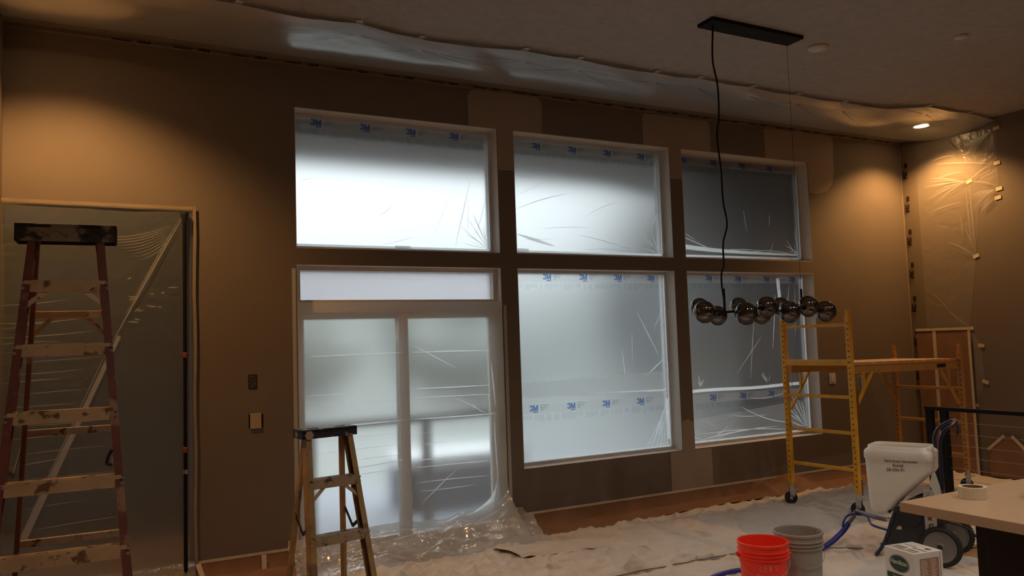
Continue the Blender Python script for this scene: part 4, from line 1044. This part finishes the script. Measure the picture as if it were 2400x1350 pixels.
# ------------------------------------------------------------------ carton
def _bx():
    t = thing('carton', 'white carton with a green oval label in front of the sprayer', 'box', (4.49, -2.968, .004), 0)
    ex = Vector((.226, -.037, 0)); ey = Vector((.038, .236, 0))   # two top edges from the near corner
    h = .27
    def q(bm):
        a = Vector((0, 0, 0)); pts = [a, ex, ex+ey, ey]
        lo = [bm.verts.new(p) for p in pts]; hi = [bm.verts.new(p+Vector((0, 0, h))) for p in pts]
        bm.faces.new(lo[::-1]); bm.faces.new(hi)
        for i in range(4): bm.faces.new((lo[i], lo[(i+1) % 4], hi[(i+1) % 4], hi[i]))
        bmesh.ops.bevel(bm, geom=bm.edges[:], offset=.0015, segments=1, affect='EDGES')
    part('carton_body', BOXW, t, q)
    # left face (towards -x): along ey ; right face (towards -y): along ex
    eyn, exn = ey.normalized(), ex.normalized(); nl = Vector((-1, .16, 0)).normalized(); nr = Vector((-.16, -1, 0)).normalized()
    r_ = -eyn; c = ey*.50 + Vector((0, 0, .185)) + nl*.0015
    def ov(s, dn): 
        return lambda bm: bm.faces.new([bm.verts.new(c+nl*dn+r_*(.082*s*math.cos(k*math.pi/20))+Vector((0, 0, .054*s*math.sin(k*math.pi/20)))) for k in range(40)])
    o1 = part('oval_label', GREEN, t, ov(1.0, 0)); part('oval_line', WHP, o1, ov(.95, .0006)); part('oval_field', GREEN, o1, ov(.91, .0012))
    words('lettering', 'Hamilton', .040, WHP, o1, ey*.50+Vector((0, 0, .180))+nl*.0036-r_*.070, r_, (0, 0, 1), bold=.025, sx=.90)
    words('lettering', 'Drywall Products', .013, mat('green_grey_print', (.10, .17, .12), .7), o1, ey*.50+Vector((0, 0, .158))+nl*.0036-r_*.050, r_, (0, 0, 1))
    gb = part('green_band', GREEN, t, lambda bm: bm.faces.new([bm.verts.new(ey*.5+nl*.0015+r_*a+Vector((0, 0, z))) for a, z in ((-.105, .085), (.105, .085), (.105, .118), (-.105, .118))]))
    words('lettering', 'Lite Green Line', .020, WHP, gb, ey*.5+nl*.003-r_*.055+Vector((0, 0, .095)), r_, (0, 0, 1))
    pb = part('printed_block', BOXS, t, lambda bm: bm.faces.new([bm.verts.new(nr*.0015+exn*a+Vector((0, 0, z))) for a, z in ((.045, .06), (.195, .06), (.195, .235), (.045, .235))]))
    part('text_lines', BOXW, pb, lambda bm: [bm.faces.new([bm.verts.new(nr*.0025+exn*a+Vector((0, 0, z))) for a, z in ((x0, zz), (x1, zz), (x1, zz+.004), (x0, zz+.004))]) for zz in [.075+.012*k for k in range(13)] for x0, x1 in ((.052, .052+random.uniform(.04, .06)), (.13, .13+random.uniform(.03, .055)))], pr={'kind': 'stuff'})
    part('corner_line', BOXS, t, lambda bm: bm.faces.new([bm.verts.new(nr*.0015+exn*a+Vector((0, 0, z))) for a, z in ((.205, .0), (.209, .0), (.209, .262), (.205, .262))]))
    tp = part('top_print', GREYPR, t, lambda bm: [bm.faces.new([bm.verts.new(ex*a+ey*b+Vector((0, 0, h+.0012))) for a, b in ((a0, b0), (a1, b0), (a1, b1), (a0, b1))]) for a0, a1, b0, b1 in ((.10, .16, .06, .95), (.22, .34, .10, .45), (.20, .42, .55, .92), (.46, .54, .06, .5), (.60, .66, .5, .9))])
    part('hand_hole', HOLE, t, lambda bm: bm.faces.new([bm.verts.new(ex*.72+ey*.22+Vector((.012*math.cos(k*math.pi/8), .020*math.sin(k*math.pi/8), h+.0016))) for k in range(16)]))
    part('spout_cap', WHITEP, t, lambda bm: lathe(bm, [(.008, h+.001), (.008, h+.006), (.001, h+.007)], 12, ex*.76+ey*.17))
_bx()

# ------------------------------------------------------------------ kitchen island
t = thing('kitchen_island', 'kitchen island with a pale countertop and black base, lower right', 'kitchen island', (3.085, -3.945, 0))
part('countertop', COUNT, t, mm, 0, 2.0, -2.2, 0, .878, .92, bev=.003)
part('cabinet', CABB, t, mm, .20, 1.95, -2.15, -.205, 0, .878)
part('cabinet_panel', CABB, t, mm, .194, .20, -1.0, -.25, .08, .84, bev=.002)
def roll(lab, loc, ro, ri, h):
    t = thing('tape_roll', lab, 'tape roll', loc)
    part('tape', TAPER, t, lathe, [(ri, 0), (ro, 0), (ro, h), (ri, h), (ri, 0)], 40)
    part('core', KRAFT, t, lathe, [(ri-.002, .001), (ri, .001), (ri, h-.001), (ri-.002, h-.001), (ri-.002, .001)], 40)
roll('roll of masking tape lying flat near the island corner', (3.40, -4.075, .921), .056, .042, .048)
roll('roll of masking tape cut off by the right edge of the photo, lower of two', (3.60, -4.245, .921), .062, .040, .026)
roll('narrower tape roll stacked on another at the right edge of the photo', (3.605, -4.245, .948), .058, .040, .018)

# cable hanging behind the island
t = thing('power_cord', 'black power cord on the floor beyond the island', 'cord')
part('cord', BLKPL, t, tube, spline([spw(.24, .1, .3), (5.35, -2.80, .26), (5.2, -3.0, .12), (5.0, -3.2, .012), (4.9, -3.6, .010)]), .006, 8, smooth=True)

# ------------------------------------------------------------------ outside
struct('ground_outside', B(mm, -30, 40, .26, 45, -.5, -.3), LAWN)
struct('patio', B(mm, .9, 12, .26, 3.4, -.3, -.06), DECK)
struct('eave', B(mm, 1.06, 13, .26, 1.32, 3.45, 3.7), SOFF)
def porch(bm):
    lo = [(5.5, .26, 3.42), (14, .26, 3.42), (14, 5.2, 2.7), (8.4, 5.2, 2.7)]
    a = [bm.verts.new(p) for p in lo]; b = [bm.verts.new((p[0], p[1], p[2]+.2)) for p in lo]
    bm.faces.new(a[::-1]); bm.faces.new(b)
    for i in range(4): bm.faces.new((a[i], a[(i+1) % 4], b[(i+1) % 4], b[i]))
struct('porch_roof', B(porch), SOFF)
struct('wall_wing', B(mm, 8.5, 8.8, .26, 2.75, -.3, 3.0), SIDING)
t = thing('deck_railing', 'dark deck railing blurred behind the film on the sliding door', 'railing', (0, 1.05, -.06))
part('top_rail', BLACK, t, mm, .9, 3.85, -.04, .04, .97, 1.04)
for k in range(2): part('post', BLACK, t, mm, 1.72+1.13*k, 1.80+1.13*k, -.04, .04, 0, .97)
t = thing('blue_box', 'dark blue box-shaped thing with a white top, blurred behind the right door panel', 'bench', (3.1, 1.9, -.06))  # invented box; white top stands in for a glare line over a dark band
part('box_body', NAVYC, t, mm, -.2, 1.15, -.3, .3, 0, .42, bev=.01); part('box_top', WLID, t, mm, -.23, 1.18, -.34, .34, .42, .55, bev=.01)
def crown(bm, r, sd):
    bmesh.ops.create_icosphere(bm, subdivisions=4, radius=r)
    for v in bm.verts:
        n = v.co.normalized(); v.co *= 1+.28*noise.noise(n*2.2+Vector((sd, 0, 0)))+.12*noise.noise(n*6+Vector((sd, 3, 0)))
TR = [(-1.5, 15, 2.3), (4.2, 16, 2.4), (10.0, 15, 2.4), (15.2, 12.6, 2.2), (19.6, 8.6, 2.2), (22.5, 3.4, 2.2)]
LT = ['leftmost', 'second from left', 'third from left', 'third from right', 'second from right', 'rightmost']
for i, (x, y, r_) in enumerate(TR):
    t = thing('tree', 'soft grey-green tree beyond the windows, ' + LT[i] + ' of the row', 'tree', (x, y, -.3), group='trees beyond the windows')
    b_ = B(crown, r_, i*3.7)
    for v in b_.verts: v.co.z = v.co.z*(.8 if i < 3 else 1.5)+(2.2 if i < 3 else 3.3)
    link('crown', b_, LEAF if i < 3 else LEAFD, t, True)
    part('trunk', BARK, t, lathe, [(.22, 0), (.16, 1.2), (.12, 2.2)], 12)

def hill(bm): grid(bm, 60, 6, lambda u, v: (-20+65*u, 24-14*max(0, u-.45)**1.5*0+8*v, -.35+(5.2+.8*noise.noise((u*9, 0, 1)))*math.sin(math.pi*v)))
struct('hills', B(hill), LEAF)
struct('hills.001', B(lambda bm: grid(bm, 6, 40, lambda u, v: (26+8*u, -20+44*v, -.35+(3.2+.8*noise.noise((v*7, 5, 1)))*math.sin(math.pi*u)))), LEAF)
